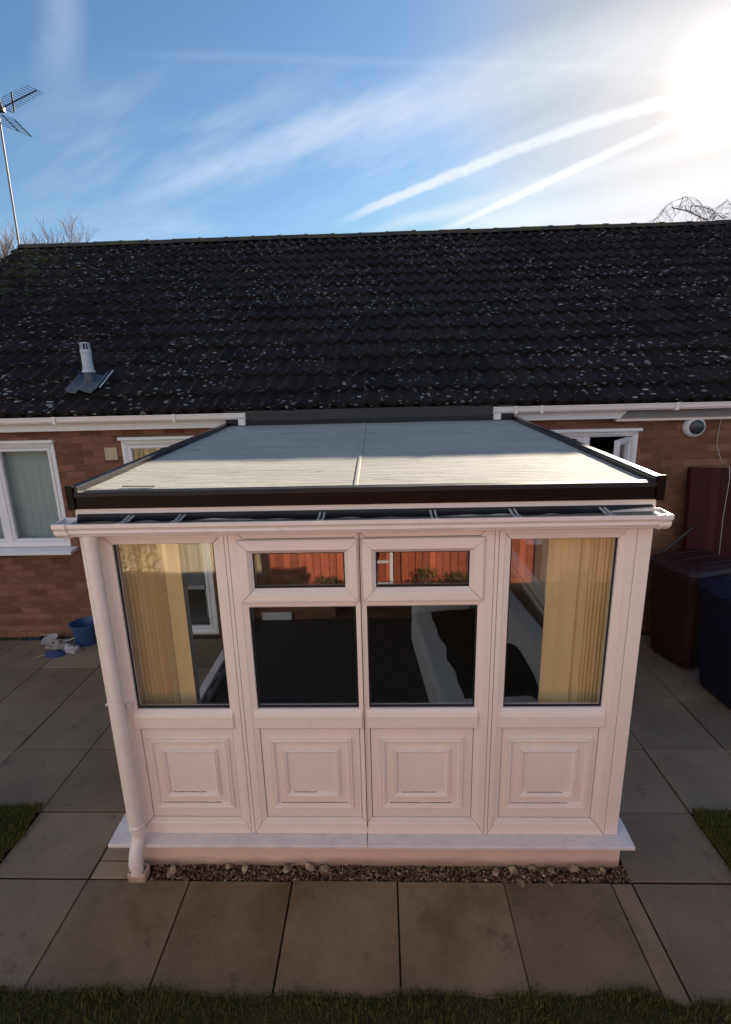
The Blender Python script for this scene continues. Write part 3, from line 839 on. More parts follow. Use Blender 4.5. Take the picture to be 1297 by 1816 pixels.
# ================================================================== CONSERVATORY
cons = thing('conservatory', (1.34, 1.3, 0), 'small white plastic conservatory with flat grey roof and moulded lower panels', 'conservatory')
XL, XR = -.104, 2.789
ZB = .202; ZF = .1945; ZT = 2.165
FRM = [(None, 0), (.030, 0), (.024, .005), (.012, .009), (.0, .020)]
def front_unit(x0, x1, gx0, gx1, gz0, gz1, light=None, panel=True):
    """one front bay: outer mitred frame, mid rail, glass, optional top light, moulded panel below"""
    m = MB()
    # outer frame, opening down to the bottom rail
    m.frame((x0, x1, ZF, ZT), (gx0 - .002, gx1 + .002, .301, gz1 if not light else 2.030), [(None, 0), (.034, 0), (.028, .004), (.0, .010)], 0., .0018, .06)
    u = m.build('bay_frame', PVC, cons, bevel=.0012)
    m = MB(); rz0, rz1 = .915, 1.016
    m.extrude([(.058, rz0), (.0, rz0), (-.010, rz0 + .012), (-.010, rz1 - .020), (-.004, rz1), (.012, rz1 + .020), (.058, rz1 + .020)], 'x', gx0 - .018, gx1 + .018)
    m.build('mid_rail', PVC, u, bevel=.002)
    # lower panel with two raised square mouldings
    pm = MB(); px0, px1, pz0, pz1 = gx0 - .001, gx1 + .001, .303, .911
    pm.box(px0 + .0025, px1 - .0025, .016, .034, pz0 + .002, pz1)
    cxm = (px0 + px1) / 2
    for hw, za, zb, wd in ((.236, .372, .846, .034), (.163, .452, .776, .028)):
        pm.frame((cxm - hw, cxm + hw, za, zb), (cxm - hw + wd, cxm + hw - wd, za + wd, zb - wd), [(None, .013), (wd - .004, .004), (wd * .62, .009), (wd * .45, .003), (.006, .006), (.0, .0155)], 0., .0008, .016)
    pm.build('lower_panel', PVC, u)
    for hw, zz, yy in ((.205, .4050, .0125), (.137, .4790, .0125), (.232, .3712, .0135)):
        dm = MB(); vs = []; a_ = cxm - hw + rnd(0, .03); b_ = cxm + hw - rnd(0, .12)
        for i_ in range(25):
            x = a_ + (b_ - a_) * i_ / 24; hh = .0003 + .0013 * max(0, .5 + noise.noise((x * 30, zz * 50, 0)))
            vs += [(x, yy - .002, zz), (x, yy - .001, zz + hh), (x, .0165, zz + hh), (x, .0165, zz)]
        dm.add(vs, [(4 * i_ + q, 4 * i_ + (q + 1) % 4, 4 * i_ + 4 + (q + 1) % 4, 4 * i_ + 4 + q) for i_ in range(24) for q in range(4)])
        dm.build('dirt_line', DIRT, u)
    # glazing
    def glaze(a, b, c, d, y=.030):
        p = MB(); p.box(a - .004, b + .004, y, y + .024, c - .004, d + .004); p.build('pane', GLASS, u)
        s_ = MB(); s_.frame((a - .003, b + .003, c - .003, d + .003), (a + .007, b - .007, c + .012, d - .005), [(None, .0), (.0, .0)], y - .006, 0, .005)
        s_.build('seal', BLACK, u)
    if light:
        lx0, lx1, lz0, lz1, hx0, hx1, hz0, hz1 = light
        s_ = MB(); s_.frame((lx0, lx1, lz0, lz1), (hx0, hx1, hz0, hz1), [(None, -.016), (.062, -.022), (.022, -.022), (.016, -.014), (.0, .004)], 0., .0012, .050)
        s_.build('top_light', PVC, u, bevel=.002)
        glaze(hx0, hx1, hz0, hz1, .014)
        t_ = MB(); t_.extrude([(.058, 1.650), (.012, 1.650), (.003, 1.660), (.003, 1.682), (.058, 1.682)], 'x', gx0 - .001, gx1 + .001); t_.build('transom', PVC, u)
        glaze(gx0, gx1, gz0, gz1)
    else:
        glaze(gx0, gx1, gz0, gz1)
    return u
front_unit(-.030, .6405, .057, .580, 1.038, 2.010)
front_unit(.6645, 1.3290, .740, 1.303, 1.038, 1.650, (.706, 1.322, 1.684, 2.027, .780, 1.254, 1.760, 1.953))
front_unit(1.3362, 2.0135, 1.364, 1.939, 1.038, 1.650, (1.346, 1.962, 1.684, 2.027, 1.414, 1.892, 1.758, 1.951))
front_unit(2.0375, 2.7125, 2.099, 2.629, 1.036, 2.008)
m = MB(); m.box(.6428, .6622, -.001, .057, ZF + .001, ZT - .001); m.build('coupling_strip', PVC, cons, bevel=.003)
m = MB(); m.box(2.0158, 2.0352, -.001, .057, ZF + .001, ZT - .001); m.build('coupling_strip', PVC, cons, bevel=.003)
m = MB(); m.box(1.3286, 1.3366, .002, .055, ZF + .001, ZT - .001); m.build('coupling_strip', PVC, cons)
m = MB(); m.box(XL, -.033, -.001, .075, ZF, ZT); m.build('corner_post', PVC, cons, bevel=.004)
m = MB(); m.box(2.7155, XR, -.001, .075, ZF, ZT); m.build('corner_post', PVC, cons, bevel=.004)
# sill in two lengths, plinth
def sill_piece(a, b):
    m = MB(); m.extrude([(.07, .1985), (-.072, .1865), (-.078, .182), (-.078, .166), (-.070, .164), (-.070, .172), (-.030, .170), (.07, .170)], 'x', a, b)
    m.build('sill', SILL, cons, bevel=.002)
sill_piece(-.197, 1.3305); sill_piece(1.3345, 2.860)
for x, a in ((-.197, -.106), (2.791, 2.860)):
    m = MB(); xi_, xo_ = (a, x) if x < 0 else (x, a); m.extrude([(xi_, .1988), (xo_, .1978), (xo_, .167), (xi_, .170)], 'y', .0705, 2.78); m.build('sill', SILL, cons, bevel=.002)
m = MB(); m.box(-.098, 2.800, -.033, .06, -.05, .1695); m.box(-.098, .05, .0605, 2.84, -.05, .1695); m.box(2.65, 2.800, .0605, 2.84, -.05, .1695); m.build('plinth', PLINTH, cons)
# side walls: left is a glazed door on a low threshold, right is panel + windows
m = MB()
m.box(XL, -.034, .0765, .20, ZB, ZT); m.box(XL, -.034, 2.70, 2.845, ZB, ZT); m.box(XL, -.034, .201, 2.699, 2.06, ZT); m.box(XL, -.034, 1.02, 1.10, ZB + .081, 2.059); 
m.box(XL, -.034, .201, 1.019, ZB, ZB + .08)
m.build('side_frame', PVC, cons, bevel=.004)
p = MB(); p.box(-.075, -.055, .20, 1.02, ZB + .08, 2.06); p.build('pane', GLASS, cons)
m = MB(); m.extrude([(XL, ZB), (-.030, ZB), (-.030, ZB + .03), (-.045, ZB + .055), (-.06, ZB + .030), (-.075, ZB + .030), (-.085, ZB + .062), (XL, ZB + .05)], 'y', 1.101, 2.699); m.build('door_threshold', METALSTRAP, cons)
m = MB()
for k in range(5): m.box(-.074, -.061, 1.15 + .27 * k, 1.33 + .27 * k, ZB + .0305, ZB + .036)
m.build('track_insert', BLACK, cons)
m = MB(); m.box(2.716, XR, .0765, 2.845, ZB, 1.000); m.box(2.69, XR, .0765, 2.845, 1.001, 1.035)
m.build('dwarf_panel', PVC, cons, bevel=.004)
m = MB()
for a, b in ((.0765, .16), (1.30, 1.42), (2.76, 2.845)): m.box(2.716, XR, a, b, 1.036, ZT)
m.box(2.716, XR, .161, 1.299, 1.036, 1.10); m.box(2.716, XR, 1.421, 2.759, 1.036, 1.10); m.box(2.716, XR, .161, 1.299, 2.06, ZT); m.box(2.716, XR, 1.421, 2.759, 2.06, ZT)
m.build('side_frame', PVC, cons, bevel=.005)
p = MB(); p.box(2.745, 2.765, .16, 1.30, 1.10, 2.06); p.build('pane', GLASS, cons); p = MB(); p.box(2.745, 2.765, 1.42, 2.76, 1.10, 2.06); p.build('pane', GLASS, cons)
# interior surfaces
m = MB(); m.box(-.03, 2.64, .061, 2.845, .10, .198); o = m.build('carpet', CARPET); tag(o, kind='structure')
m = MB(); m.box(.0, 2.64, .077, .135, .955, .985); m.build('window_board', PVC, cons, bevel=.004)
m = MB(); m.box(.0, 2.70, .08, 2.84, 2.135, 2.16); m.build('ceiling', WALLIN, cons)
m = MB(); m.box(.06, .40, 2.82, 2.846, .199, .285); m.build('skirting_board', WHITEP, cons); m = MB(); m.box(1.92, 2.6, 2.82, 2.846, .199, .27); m.build('skirting_board', WHITEP, cons)
# roof
RS = (2.402 - 2.288) / 2.74
rz = lambda y: 2.288 + RS * y
m = MB(); ny, nxx = 60, 90; vs = []
for j in range(ny + 1):
    y = .004 + 2.70 * j / ny
    for i in range(nxx + 1):
        x = -.066 + 2.822 * i / nxx
        vs.append((x, y, rz(y) + .004 * noise.noise((x * 1.3, y * 2.2, 0)) + .0016 * noise.noise((x * 4, y * 14, 5))))
m.add(vs, [(j * (nxx + 1) + i, j * (nxx + 1) + i + 1, (j + 1) * (nxx + 1) + i + 1, (j + 1) * (nxx + 1) + i) for j in range(ny) for i in range(nxx)])
rm_ = m.build('roof_membrane', GRP, cons, smooth=True)
m = MB(); m.box(-.10, 2.785, .003, 2.72, 2.168, 2.279); m.build('roof_deck', BROWN, cons)
m = MB()
vs = []
for j in range(ny + 1):
    y = .002 + 2.695 * j / ny; xc = 1.322 - .010 * y
    for q, h in ((-.012, .0), (-.006, .006), (.006, .006), (.012, .0)): vs.append((xc + q, y, rz(y) + .002 + h + .002 * noise.noise((y * 9, 1, 1))))
m.add(vs, [(4 * j + q, 4 * j + q + 1, 4 * j + q + 5, 4 * j + q + 4) for j in range(ny) for q in range(3)]); m.build('joint_strip', GRP, rm_, smooth=True)
# raised side trims
for s_, xo, xi in ((-1, -.118, -.066), (1, 2.806, 2.754)):
    m = MB(); y0, y1 = -.014, 2.70
    pr = [(xo, 2.206 - rz(0)), (xo, .030), (xo + (xi - xo) * .2, .034), (xi - (xi - xo) * .15, .034), (xi, .030), (xi, -.012), (xo - s_ * .012, -.012), (xo - s_ * .012, 2.206 - rz(0))]
    vs = [(x, y, z + rz(y)) for y in (y0, 1.15, 1.154, y1) for x, z in pr]; k = len(pr)
    m.add(vs, [(r_ * k + i, r_ * k + (i + 1) % k, (r_ + 1) * k + (i + 1) % k, (r_ + 1) * k + i) for r_ in range(3) for i in range(k)] + [tuple(range(k)), tuple(range(3 * k, 4 * k))])
    tr = m.build('edge_trim', TRIM, cons, bevel=.003)
    m = MB(); m.box(min(xo, xi) - .003, max(xo, xi) + .002, 1.12, 1.18, rz(1.15) + .030, rz(1.15) + .038); m.build('joint_cover', TRIM, tr)
    m = MB(); m.box(min(xo + s_ * .004, xo - s_ * .036), max(xo + s_ * .004, xo - s_ * .036), -.026, -.0145, 2.203, 2.326); m.build('corner_cap', BROWN, tr, bevel=.004)
# front fascia trim with black lip
m = MB(); m.box(-.080, 2.768, -.018, .0015, 2.206, 2.283); m.build('front_trim', BROWN, cons, bevel=.003)
m = MB(); nseg = 80; vs = []
for i in range(nseg + 1):
    x = -.080 + 2.848 * i / nseg; w_ = .003 * noise.noise((x * 3, 0, 0))
    vs += [(x, -.022, 2.270 + w_), (x, -.022, 2.293 + w_), (x, .012, 2.298 + w_ * .5), (x, .012, 2.284)]
m.add(vs, [(4 * i + q, 4 * i + (q + 1) % 4, 4 * i + 4 + (q + 1) % 4, 4 * i + 4 + q) for i in range(nseg) for q in range(4)] + [(0, 1, 2, 3), (4 * nseg, 4 * nseg + 1, 4 * nseg + 2, 4 * nseg + 3)]); m.build('front_lip', BLACK, cons)
m = MB(); m.box(-.100, 2.785, -.004, .0025, 2.1655, 2.205); m.build('white_strip', PVC, cons, bevel=.002)
# drape of black membrane into the gutter
m = MB(); vs = []
for i in range(121):
    x = -.085 + 2.85 * i / 120; d = .030 + .014 * noise.noise((x * 2.3, 4, 0)) + .008 * noise.noise((x * 9, 2, 0))
    if x > 2.2: d += (x - 2.2) * -.04
    vs += [(x, -.005, 2.176), (x, -.014, 2.172), (x, -.022 - .008 * noise.noise((x * 5, 0, 3)), 2.172 - d)]
m.add(vs, [(3 * i + q, 3 * i + q + 1, 3 * i + 4 + q, 3 * i + 3 + q) for i in range(120) for q in range(2)])
o = m.build('gutter_membrane', BLACK, cons, smooth=True); q = o.modifiers.new('thick', 'SOLIDIFY'); q.thickness = .003; q.offset = 1
# gutter
GX0, GX1 = -.118, 2.770
pr = [(-.0065, 2.160), (-.0065, 2.090), (-.070, 2.080), (-.088, 2.082), (-.096, 2.088), (-.098, 2.094), (-.105, 2.098), (-.110, 2.106), (-.108, 2.118), (-.111, 2.126), (-.119, 2.132), (-.121, 2.136), (-.121, 2.154), (-.112, 2.154), (-.110, 2.136), (-.102, 2.124), (-.100, 2.106), (-.088, 2.090), (-.070, 2.085), (-.012, 2.094), (-.012, 2.160)]
m = MB(); m.extrude(pr, 'x', GX0 + .03, GX1 - .012); gut = m.build('gutter', GUT, cons)
pr2 = [(-.0065, 2.162), (-.0065, 2.088), (-.070, 2.077), (-.090, 2.079), (-.101, 2.088), (-.110, 2.096), (-.114, 2.106), (-.112, 2.117), (-.116, 2.125), (-.126, 2.134), (-.126, 2.157), (-.114, 2.157), (-.111, 2.136), (-.103, 2.124), (-.101, 2.107), (-.089, 2.092), (-.070, 2.087), (-.012, 2.096), (-.012, 2.162)]
for x0, x1, cap in ((GX0 - .035, GX0 + .034, -1), (GX1 - .015, GX1 + .036, 1)):
    m = MB(); m.extrude(pr2, 'x', x0, x1)
    xe = x0 if cap < 0 else x1
    full = pr2[:10] + [(-.126, 2.155), (-.0065, 2.158)]
    m.extrude(full, 'x', xe - .003, xe + .003); m.build('end_cap', GUT, gut, smooth=False, bevel=.0015)
    xr = x1 - .014 if cap < 0 else x0 + .003
    m = MB(); m.extrude([(y - .003 if y < -.02 else y, z - .002 if z < 2.15 else z + .002) for y, z in pr2[:11]] + [(-.112, 2.150), (-.0125, 2.150)], 'x', xr, xr + .011); m.build('clip', GUT, gut)
m = MB(); vs = []
for i in range(141):
    x = GX0 + .03 + 2.86 * i / 140
    for q, y in enumerate((-.013, -.045, -.075, -.095)): vs.append((x, y, 2.116 + .004 * noise.noise((x * 6, y * 30, 0)) + (.022, .016, .006, 0)[q] + (.008 * max(0, x - 1.9) if q < 2 else 0)))
m.add(vs, [(4 * i + q, 4 * i + q + 1, 4 * i + 5 + q, 4 * i + 4 + q) for i in range(140) for q in range(3)]); o = m.build('silt', DEBRIS, gut, smooth=True)
for x in (.179, .442, 1.152, 1.702, 2.094, 2.534):
    m = MB()
    for d in (-.011, .011): m.tube([(x + d + .012 * (1.45 - x), -.016, 2.168), (x + d, -.06, 2.150), (x + d, -.112, 2.152)], .006, 6)
    m.build('bracket', METALSTRAP, gut)
# downpipe with two elbows
dp = -.010
m = MB(); m.tube([(dp, -.062, 2.084), (dp, -.062, 1.30), (dp, -.062, .300)], .0345, 20); pipe = m.build('downpipe', GUT, cons, smooth=True)
m = MB(); m.lathe([(.040, .262), (.040, .322), (.037, .326)], (dp, -.062, 0), 22); m.build('socket', GUT, pipe, smooth=True, angle=30)
m = MB(); m.lathe([(.039, 2.055), (.039, 2.081)], (dp, -.062, 0), 22); m.build('top_socket', GUT, pipe, smooth=True, angle=30)
m = MB(); m.tube([(dp, -.062, .275), (dp, -.066, .245), (dp - .001, -.082, .215), (dp - .002, -.112, .180), (dp - .002, -.128, .150), (dp - .002, -.131, .118)], [.035, .0365, .0365, .0365, .0365, .0365], 20); m.build('elbow', GUT, pipe, smooth=True, label='white bend carrying the downpipe over the sill')
m = MB(); m.lathe([(.040, .108), (.040, .128)], (dp - .002, -.131, 0), 22); m.build('collar', GUT, pipe, smooth=True, angle=30)
m = MB(); m.tube([(dp - .002, -.131, .125), (dp - .001, -.131, .055)], .034, 20); m.build('shoe', GUT, pipe, smooth=True)
m = MB()
for a, b, c, d in ((-.058, -.050, -.166, -.094), (.034, .042, -.166, -.094), (-.0495, .0335, -.166, -.158), (-.0495, .0335, -.102, -.094)): m.box(dp + a + .006, dp + b + .006, c + .012, d + .012, -.01, .060)
m.box(dp - .0435, dp + .0395, -.146, -.0905, -.01, .03)
m.build('gully_box', PLINTH, pipe, bevel=.004)
m = MB(); m.box(dp - .052, dp + .052, -.0255, -.0015, 1.055, 1.095); m.lathe([(.0365, 1.06), (.0365, 1.09)], (dp, -.062, 0), 22); m.build('pipe_clip', GUT, pipe)
m = MB(); m.tube([(-.109, .03, 1.075), (-.109, -.006, 1.075)], .006, 8); m.build('clip_stud', GUT, cons)
# upstand flashing at the house
m = MB(); m.box(-.115, 2.775, 2.705, 2.728, 2.395, 2.455); m.build('upstand', BLACK, cons)
m = MB(); vs = []
for i in range(61):
    x = -.118 + 2.896 * i / 60; w_ = .006 * noise.noise((x * 2, 0, 8))
    vs += [(x, 2.704 + w_ * .4, 2.450 + w_), (x, 2.690, 2.548), (x, 2.735, 2.552), (x, 2.735, 2.45)]
m.add(vs, [(4 * i + q, 4 * i + (q + 1) % 4, 4 * i + 4 + (q + 1) % 4, 4 * i + 4 + q) for i in range(60) for q in range(4)]); m.build('lead_flashing', LEAD, cons)
tw = MB(); tw.tube([(.115, .085, rz(.1) + .008), (.29, .075, rz(.1) + .007)], .004, 5); tag(tw.build('twig', STICK), 'thin dark twig lying on the left front of the grey roof', 'twig')

# blinds in the conservatory
def yblind(xs_face, stack, label, rail):
    b = thing('vertical_blind', (sum(rail) / 2, .15, 2.0), label, 'blind', 'yellow vertical blinds in the conservatory')
    for x in xs_face:
        m = MB(); slat(m, x, .135, R(rnd(-4, 4)), .089, .935, 2.02, .0012); m.build('slat', BLIND_Y, b)
    for x, a in stack:
        m = MB(); slat(m, x, .15, a, .089, .93 + rnd(-.006, .006), 2.02, .0012); m.build('slat', BLIND_Y, b)
    m = MB(); m.box(rail[0], rail[1], .13, .17, 2.025, 2.06); m.build('head_rail', WHITEP, b)
yblind([.300], [(-.010 + .0235 * k, R(38 + rnd(-9, 9))) for k in range(12)], 'yellow vertical blind bunched in the left window behind the downpipe', (-.02, .62))
yblind([2.372, 2.450], [(2.505 + .020 * k, R(-36 + rnd(-9, 9))) for k in range(10)], 'yellow vertical blind bunched in the rightmost front window', (2.06, 2.68))
# sofa along the right wall
sf = thing('sofa', (2.2, 1.3, .2), 'cream leather sofa along the right wall inside the conservatory', 'sofa')
sm = Matrix.Translation((2.26, 1.35, .2)) @ Matrix.Rotation(R(4.5), 4, 'Z')
def soft(name, x0, x1, y0, y1, z0, z1, mt, par, bev=.05, shear=0):
    m = MB(); m.box(x0, x1, y0, y1, z0, z1)
    m.v = [tuple(sm @ Vector((p[0] + shear * (p[2] - z0), p[1], p[2]))) for p in m.v]
    o = m.build(name, mt, par); b = o.modifiers.new('bevel', 'BEVEL'); b.width = bev; b.segments = 4
    o.data.shade_smooth(); return o
soft('base', -.46, .30, -.98, .98, .02, .26, SOFA, sf, .03)
soft('seat', -.48, .14, -.80, .80, .262, .42, SOFA, sf, .05)
soft('backrest', .12, .30, -.98, .98, .27, .80, SOFA, sf, .06, .12)
soft('armrest', -.46, .12, .815, .985, .265, .58, SOFA, sf, .06)
soft('armrest', -.46, .12, -.985, -.815, .265, .58, SOFA, sf, .06)
# black throw: covers the seat and climbs the back with a scalloped edge
m = MB(); vs = []; ny_ = 80
for j in range(ny_ + 1):
    y = -.79 + 1.56 * j / ny_
    e0 = -.30 + .007 * math.sin(y * 19) + .02 * noise.noise((y * 4, 0, 0)); top = .10 + .10 * abs(math.sin(y * 4.2 + .4)) + .05 * noise.noise((y * 3, 7, 0))
    path = [(e0, .424), (-.12, .432), (.05, .430), (.128, .445), (.135 + .12 * top * .5, .45 + top * .5), (.135 + .12 * top, .45 + top)]
    for a, b in path: vs.append(sm @ Vector((a, y, b + .004 * noise.noise((a * 9, y * 9, 0)))))
m.add(vs, [(6 * j + q, 6 * j + q + 1, 6 * j + 7 + q, 6 * j + 6 + q) for j in range(ny_) for q in range(5)])
o = m.build('throw', THROW, smooth=True); q = o.modifiers.new('thick', 'SOLIDIFY'); q.thickness = .012; q.offset = 1
tag(o, 'black throw with scalloped edge spread over the cream sofa', 'throw')
# garden chair seen through the door glass, just inside the house door
gcx = thing('white_chair', (-.95, 3.35, .06), 'white tubular chair seen through the white house door', 'chair')
m = MB()
for y in (3.2, 3.62): m.tube([(-1.15, y, .06), (-1.15, y, .40), (-1.12, y, .44), (-.72, y, .44), (-.69, y, .42), (-.69, y, .06)], .014, 8)
m.build('frame', WHITEP, gcx, smooth=True)
m = MB(); m.box(-1.14, -.70, 3.19, 3.63, .45, .475); m.build('seat', WHITEP, gcx, bevel=.006)
m = MB(); m.box(-1.14, -.70, 3.60, 3.63, .50, .86); m.build('backrest', WHITEP, gcx, bevel=.006)

# ================================================================== RIGHT SIDE: gate, bins, pole
gt = thing('wooden_gate', (5.1, 2.5, 0), 'dark red wooden gate of upright boards leaning on the brick wall', 'gate')
gm = Matrix.Translation((4.575, 2.505, 0)) @ Matrix.Rotation(R(-6), 4, 'X')
def gate_part(name, boxes, tint=True):
    m = MB()
    for b in boxes: m.cur = rnd(.3, .9); m.box(*b, gm)
    m.build(name, MAROON, gt, bevel=.003)
gate_part('post', [(0, .095, 0, .07, 0, 1.895)])
gate_part('boards', [(.10 + .1025 * k, .20 + .1025 * k, .012 + rnd(-.002, .002), .034, .02, 1.885 - .012 * abs(k - 2) * (k > 1)) for k in range(9)])
gate_part('cross_rail', [(.10, 1.02, .036, .07, z, z + .09) for z in (.25, 1.0, 1.65)])
def wheelie(mtl, loc, rot, label, kind):
    r_ = thing('wheelie_bin', (0, 0, 0), label, 'bin')
    # local: front -y, 0.58 wide, 0.72 deep
    m = MB()
    def ring(hx, y0, y1, z, c=.05):
        return [(-hx + c, y0, z), (hx - c, y0, z), (hx, y0 + c, z), (hx, y1 - c, z), (hx - c, y1, z), (-hx + c, y1, z), (-hx, y1 - c, z), (-hx, y0 + c, z)]
    rg = [ring(.225, -.24, .24, .03), ring(.235, -.26, .25, .10), ring(.262, -.315, .30, .80), ring(.268, -.325, .31, .92), ring(.288, -.35, .34, .925), ring(.290, -.355, .345, .985)]
    vs = sum(rg, []); k = 8
    m.add(vs, [(a * k + i, a * k + (i + 1) % k, (a + 1) * k + (i + 1) % k, (a + 1) * k + i) for a in range(len(rg) - 1) for i in range(k)] + [tuple(range(k))[::-1], tuple(range(len(vs) - k, len(vs)))])
    m.build('body', mtl, r_, bevel=.008)
    m = MB(); lg = [ring(.296, -.365, .36, .988, .06), ring(.296, -.365, .36, 1.012, .06), ring(.275, -.34, .33, 1.045, .07), ring(.20, -.24, .24, 1.068, .08)]
    vs = sum(lg, [])
    m.add(vs, [(a * k + i, a * k + (i + 1) % k, (a + 1) * k + (i + 1) % k, (a + 1) * k + i) for a in range(len(lg) - 1) for i in range(k)] + [tuple(range(k))[::-1], tuple(range(len(vs) - k, len(vs)))])
    for x in (-.16, 0, .16): m.box(x - .012, x + .012, -.20, .20, 1.069, 1.079)
    m.box(-.09, .09, -.395, -.355, 1.0, 1.02)
    lid = m.build('lid', mtl, r_, bevel=.01)
    m = MB(); m.tube([(-.24, .385, .99), (.24, .385, .99)], .017, 10); 
    for x in (-.22, 0, .22): m.box(x - .03, x + .03, .34, .39, .965, 1.012)
    m.build('handle', mtl, r_, smooth=True)
    for sx in (-1, 1):
        m = MB(); m.lathe([(.06, -.025), (.095, -.025), (.1, -.015), (.1, .015), (.095, .025), (.06, .025)], (0, 0, 0), 24, 'y')
        mm = Matrix.Translation((sx * .255, .25, .10)) @ Matrix.Rotation(R(90), 4, 'Z'); m.v = [tuple(mm @ Vector(p)) for p in m.v]
        m.build('wheel', WHEEL, r_, smooth=True, angle=30)
    r_.location = loc; r_.rotation_euler = (0, 0, rot)
    return r_
wheelie(BIN_BR, (4.515, 2.30, 0), R(-72), 'brown wheelie bin standing against the dark red gate', 'br')
wheelie(BIN_BL, (4.60, 1.60, 0), R(-84), 'dark blue wheelie bin in front of the brown bin at the right edge', 'bl')
m = MB(); a = Vector((4.270, 2.49, 1.062)); b = Vector((4.535, 2.49, 1.312)); d = (b - a).normalized()
m.tube([a, a.lerp(b, .5), b - d * .02, b, b + d * .012], [.017, .017, .018, .026, .012], 12)
tag(m.build('black_pole', POLE, smooth=True), 'black pole with rounded end sticking up over the brown bin lid', 'pole')

# ================================================================== LITTER BY THE LEFT WALL
bk = thing('bucket', (-1.93, 2.70, 0), 'blue plastic bucket by the brick wall, half hidden by the downpipe', 'bucket')
c = (-1.93, 2.70, 0)
m = MB(); m.lathe([(.105, .0), (.110, .004), (.140, .235), (.152, .238), (.152, .255), (.143, .258), (.136, .250), (.106, .012), (.0005, .010)], c, 32); m.build('body', BUCKET, bk, smooth=True, angle=35)
m = MB(); m.box(-2.105, -2.072, 2.655, 2.735, .228, .252); m.build('lip', BUCKET, bk, bevel=.006)
m = MB(); m.tube([(-1.93 + .150 * math.cos(t), 2.70 - .150 * math.sin(t) * .9, .245 - .012 * math.sin(t)) for t in [math.pi * k / 16 for k in range(17)]], .004, 6); m.build('handle', METALSTRAP, bk)
m = MB(); tl = Matrix.Rotation(R(14), 4, 'X') @ Matrix.Rotation(R(-8), 4, 'Y')
m.lathe([(.02, .004), (.055, .003), (.085, .018), (.092, .020), (.092, .023), (.083, .022), (.054, .008), (.001, .008)], (-2.376, 2.72, .022), 32, 'z', tl)
tag(m.build('dish', GREYP, smooth=True), 'white round dish lying on the ground by the brick wall', 'dish')
m = MB(); tm = Matrix.Translation((-2.62, 2.77, .012)) @ Matrix.Rotation(R(24), 4, 'Z') @ Matrix.Rotation(R(-62), 4, 'X')
m.box(-.085, .085, 0, .17, 0, .006, tm); m.box(-.085, -.079, 0, .17, .0065, .05, tm); m.box(.079, .085, 0, .17, .0065, .05, tm); m.box(-.0785, .0785, .164, .17, .0065, .05, tm)
tray = m.build('dustpan', BUCKET, bevel=.003); tag(tray, 'small blue plastic dustpan propped against the brick wall', 'dustpan')
m = MB(); m.tube([(-2.53, 2.80, .05), (-2.30, 2.81, .052)], .007, 6); m.build('handle', STICK, tray)
def crumple(name, c, rx, ry, h, mtl, label, cat, seed):
    import bmesh
    bm = bmesh.new(); bmesh.ops.create_icosphere(bm, subdivisions=4, radius=1)
    for v in bm.verts:
        p = v.co.copy(); of = Vector((seed * 5, seed, 0))
        k = 1 + .45 * noise.noise(p * 1.6 + of); ri = 1 - abs(noise.noise(p * 3.1 + of)) * .55
        v.co = Vector((p.x * rx * k, p.y * ry * k, max(0, p.z + .1) * h * k * ri + .004 + .004 * noise.noise(p * 5)))
    me = bpy.data.meshes.new(name); bm.to_mesh(me); bm.free(); me.materials.append(mtl); me.shade_smooth(); me.set_sharp_from_angle(angle=R(50))
    o = bpy.data.objects.new(name, me); COL.objects.link(o); o.location = c
    return tag(o, label, cat)
crumple('rag', (-2.19, 2.585, 0), .13, .08, .085, RAG, 'pale crumpled rag heaped on the slabs beside the blue cloth', 'rag', 2)
crumple('plastic_bag', (-1.99, 2.50, 0), .095, .055, .085, GREYP, 'crumpled white plastic bag on the slab in front of the bucket', 'bag', 5)
crumple('blue_cloth', (-2.13, 2.43, 0), .115, .055, .045, CLOTHB, 'crumpled blue cloth on the slabs in front of the pale rag', 'cloth', 9)
m = MB(); m.tube([(-2.30, 2.36, .012), (-2.16, 2.47, .02)], .007, 6); br_ = m.build('paintbrush', STICK); tag(br_, 'paintbrush with pale handle beside the blue cloth', 'brush')
m = MB(); m.box(-.022, .022, 0, .06, -.006, .006, Matrix.Translation((-2.165, 2.465, .020)) @ Matrix.Rotation(R(-52), 4, 'Z')); m.build('bristles', BLACK, br_, bevel=.002)
m = MB(); m.tube([(-2.12, 2.56, .085), (-1.98, 2.62, .115)], .009, 8); tag(m.build('white_stick', GREYP), 'short white stick lying on top of the rag heap', 'stick')
m = MB(); m.tube([(-2.24, 2.56, .075), (-2.06, 2.60, .085)], [.012, .007], 8); tag(m.build('dark_handle', POLE), 'dark handle lying across the pale rag', 'handle')
lf = MB()
for _ in range(260):
    x = rnd(-3.4, -1.5); y = rnd(2.74, 2.845); lf.cur = rnd(.05, .6); pebble(lf, (x, y, .0), rnd(.004, .012), .5)
tag(lf.build('litter', GRAVEL), 'dark leaf litter and grit along the foot of the brick wall', 'litter', kind='stuff')

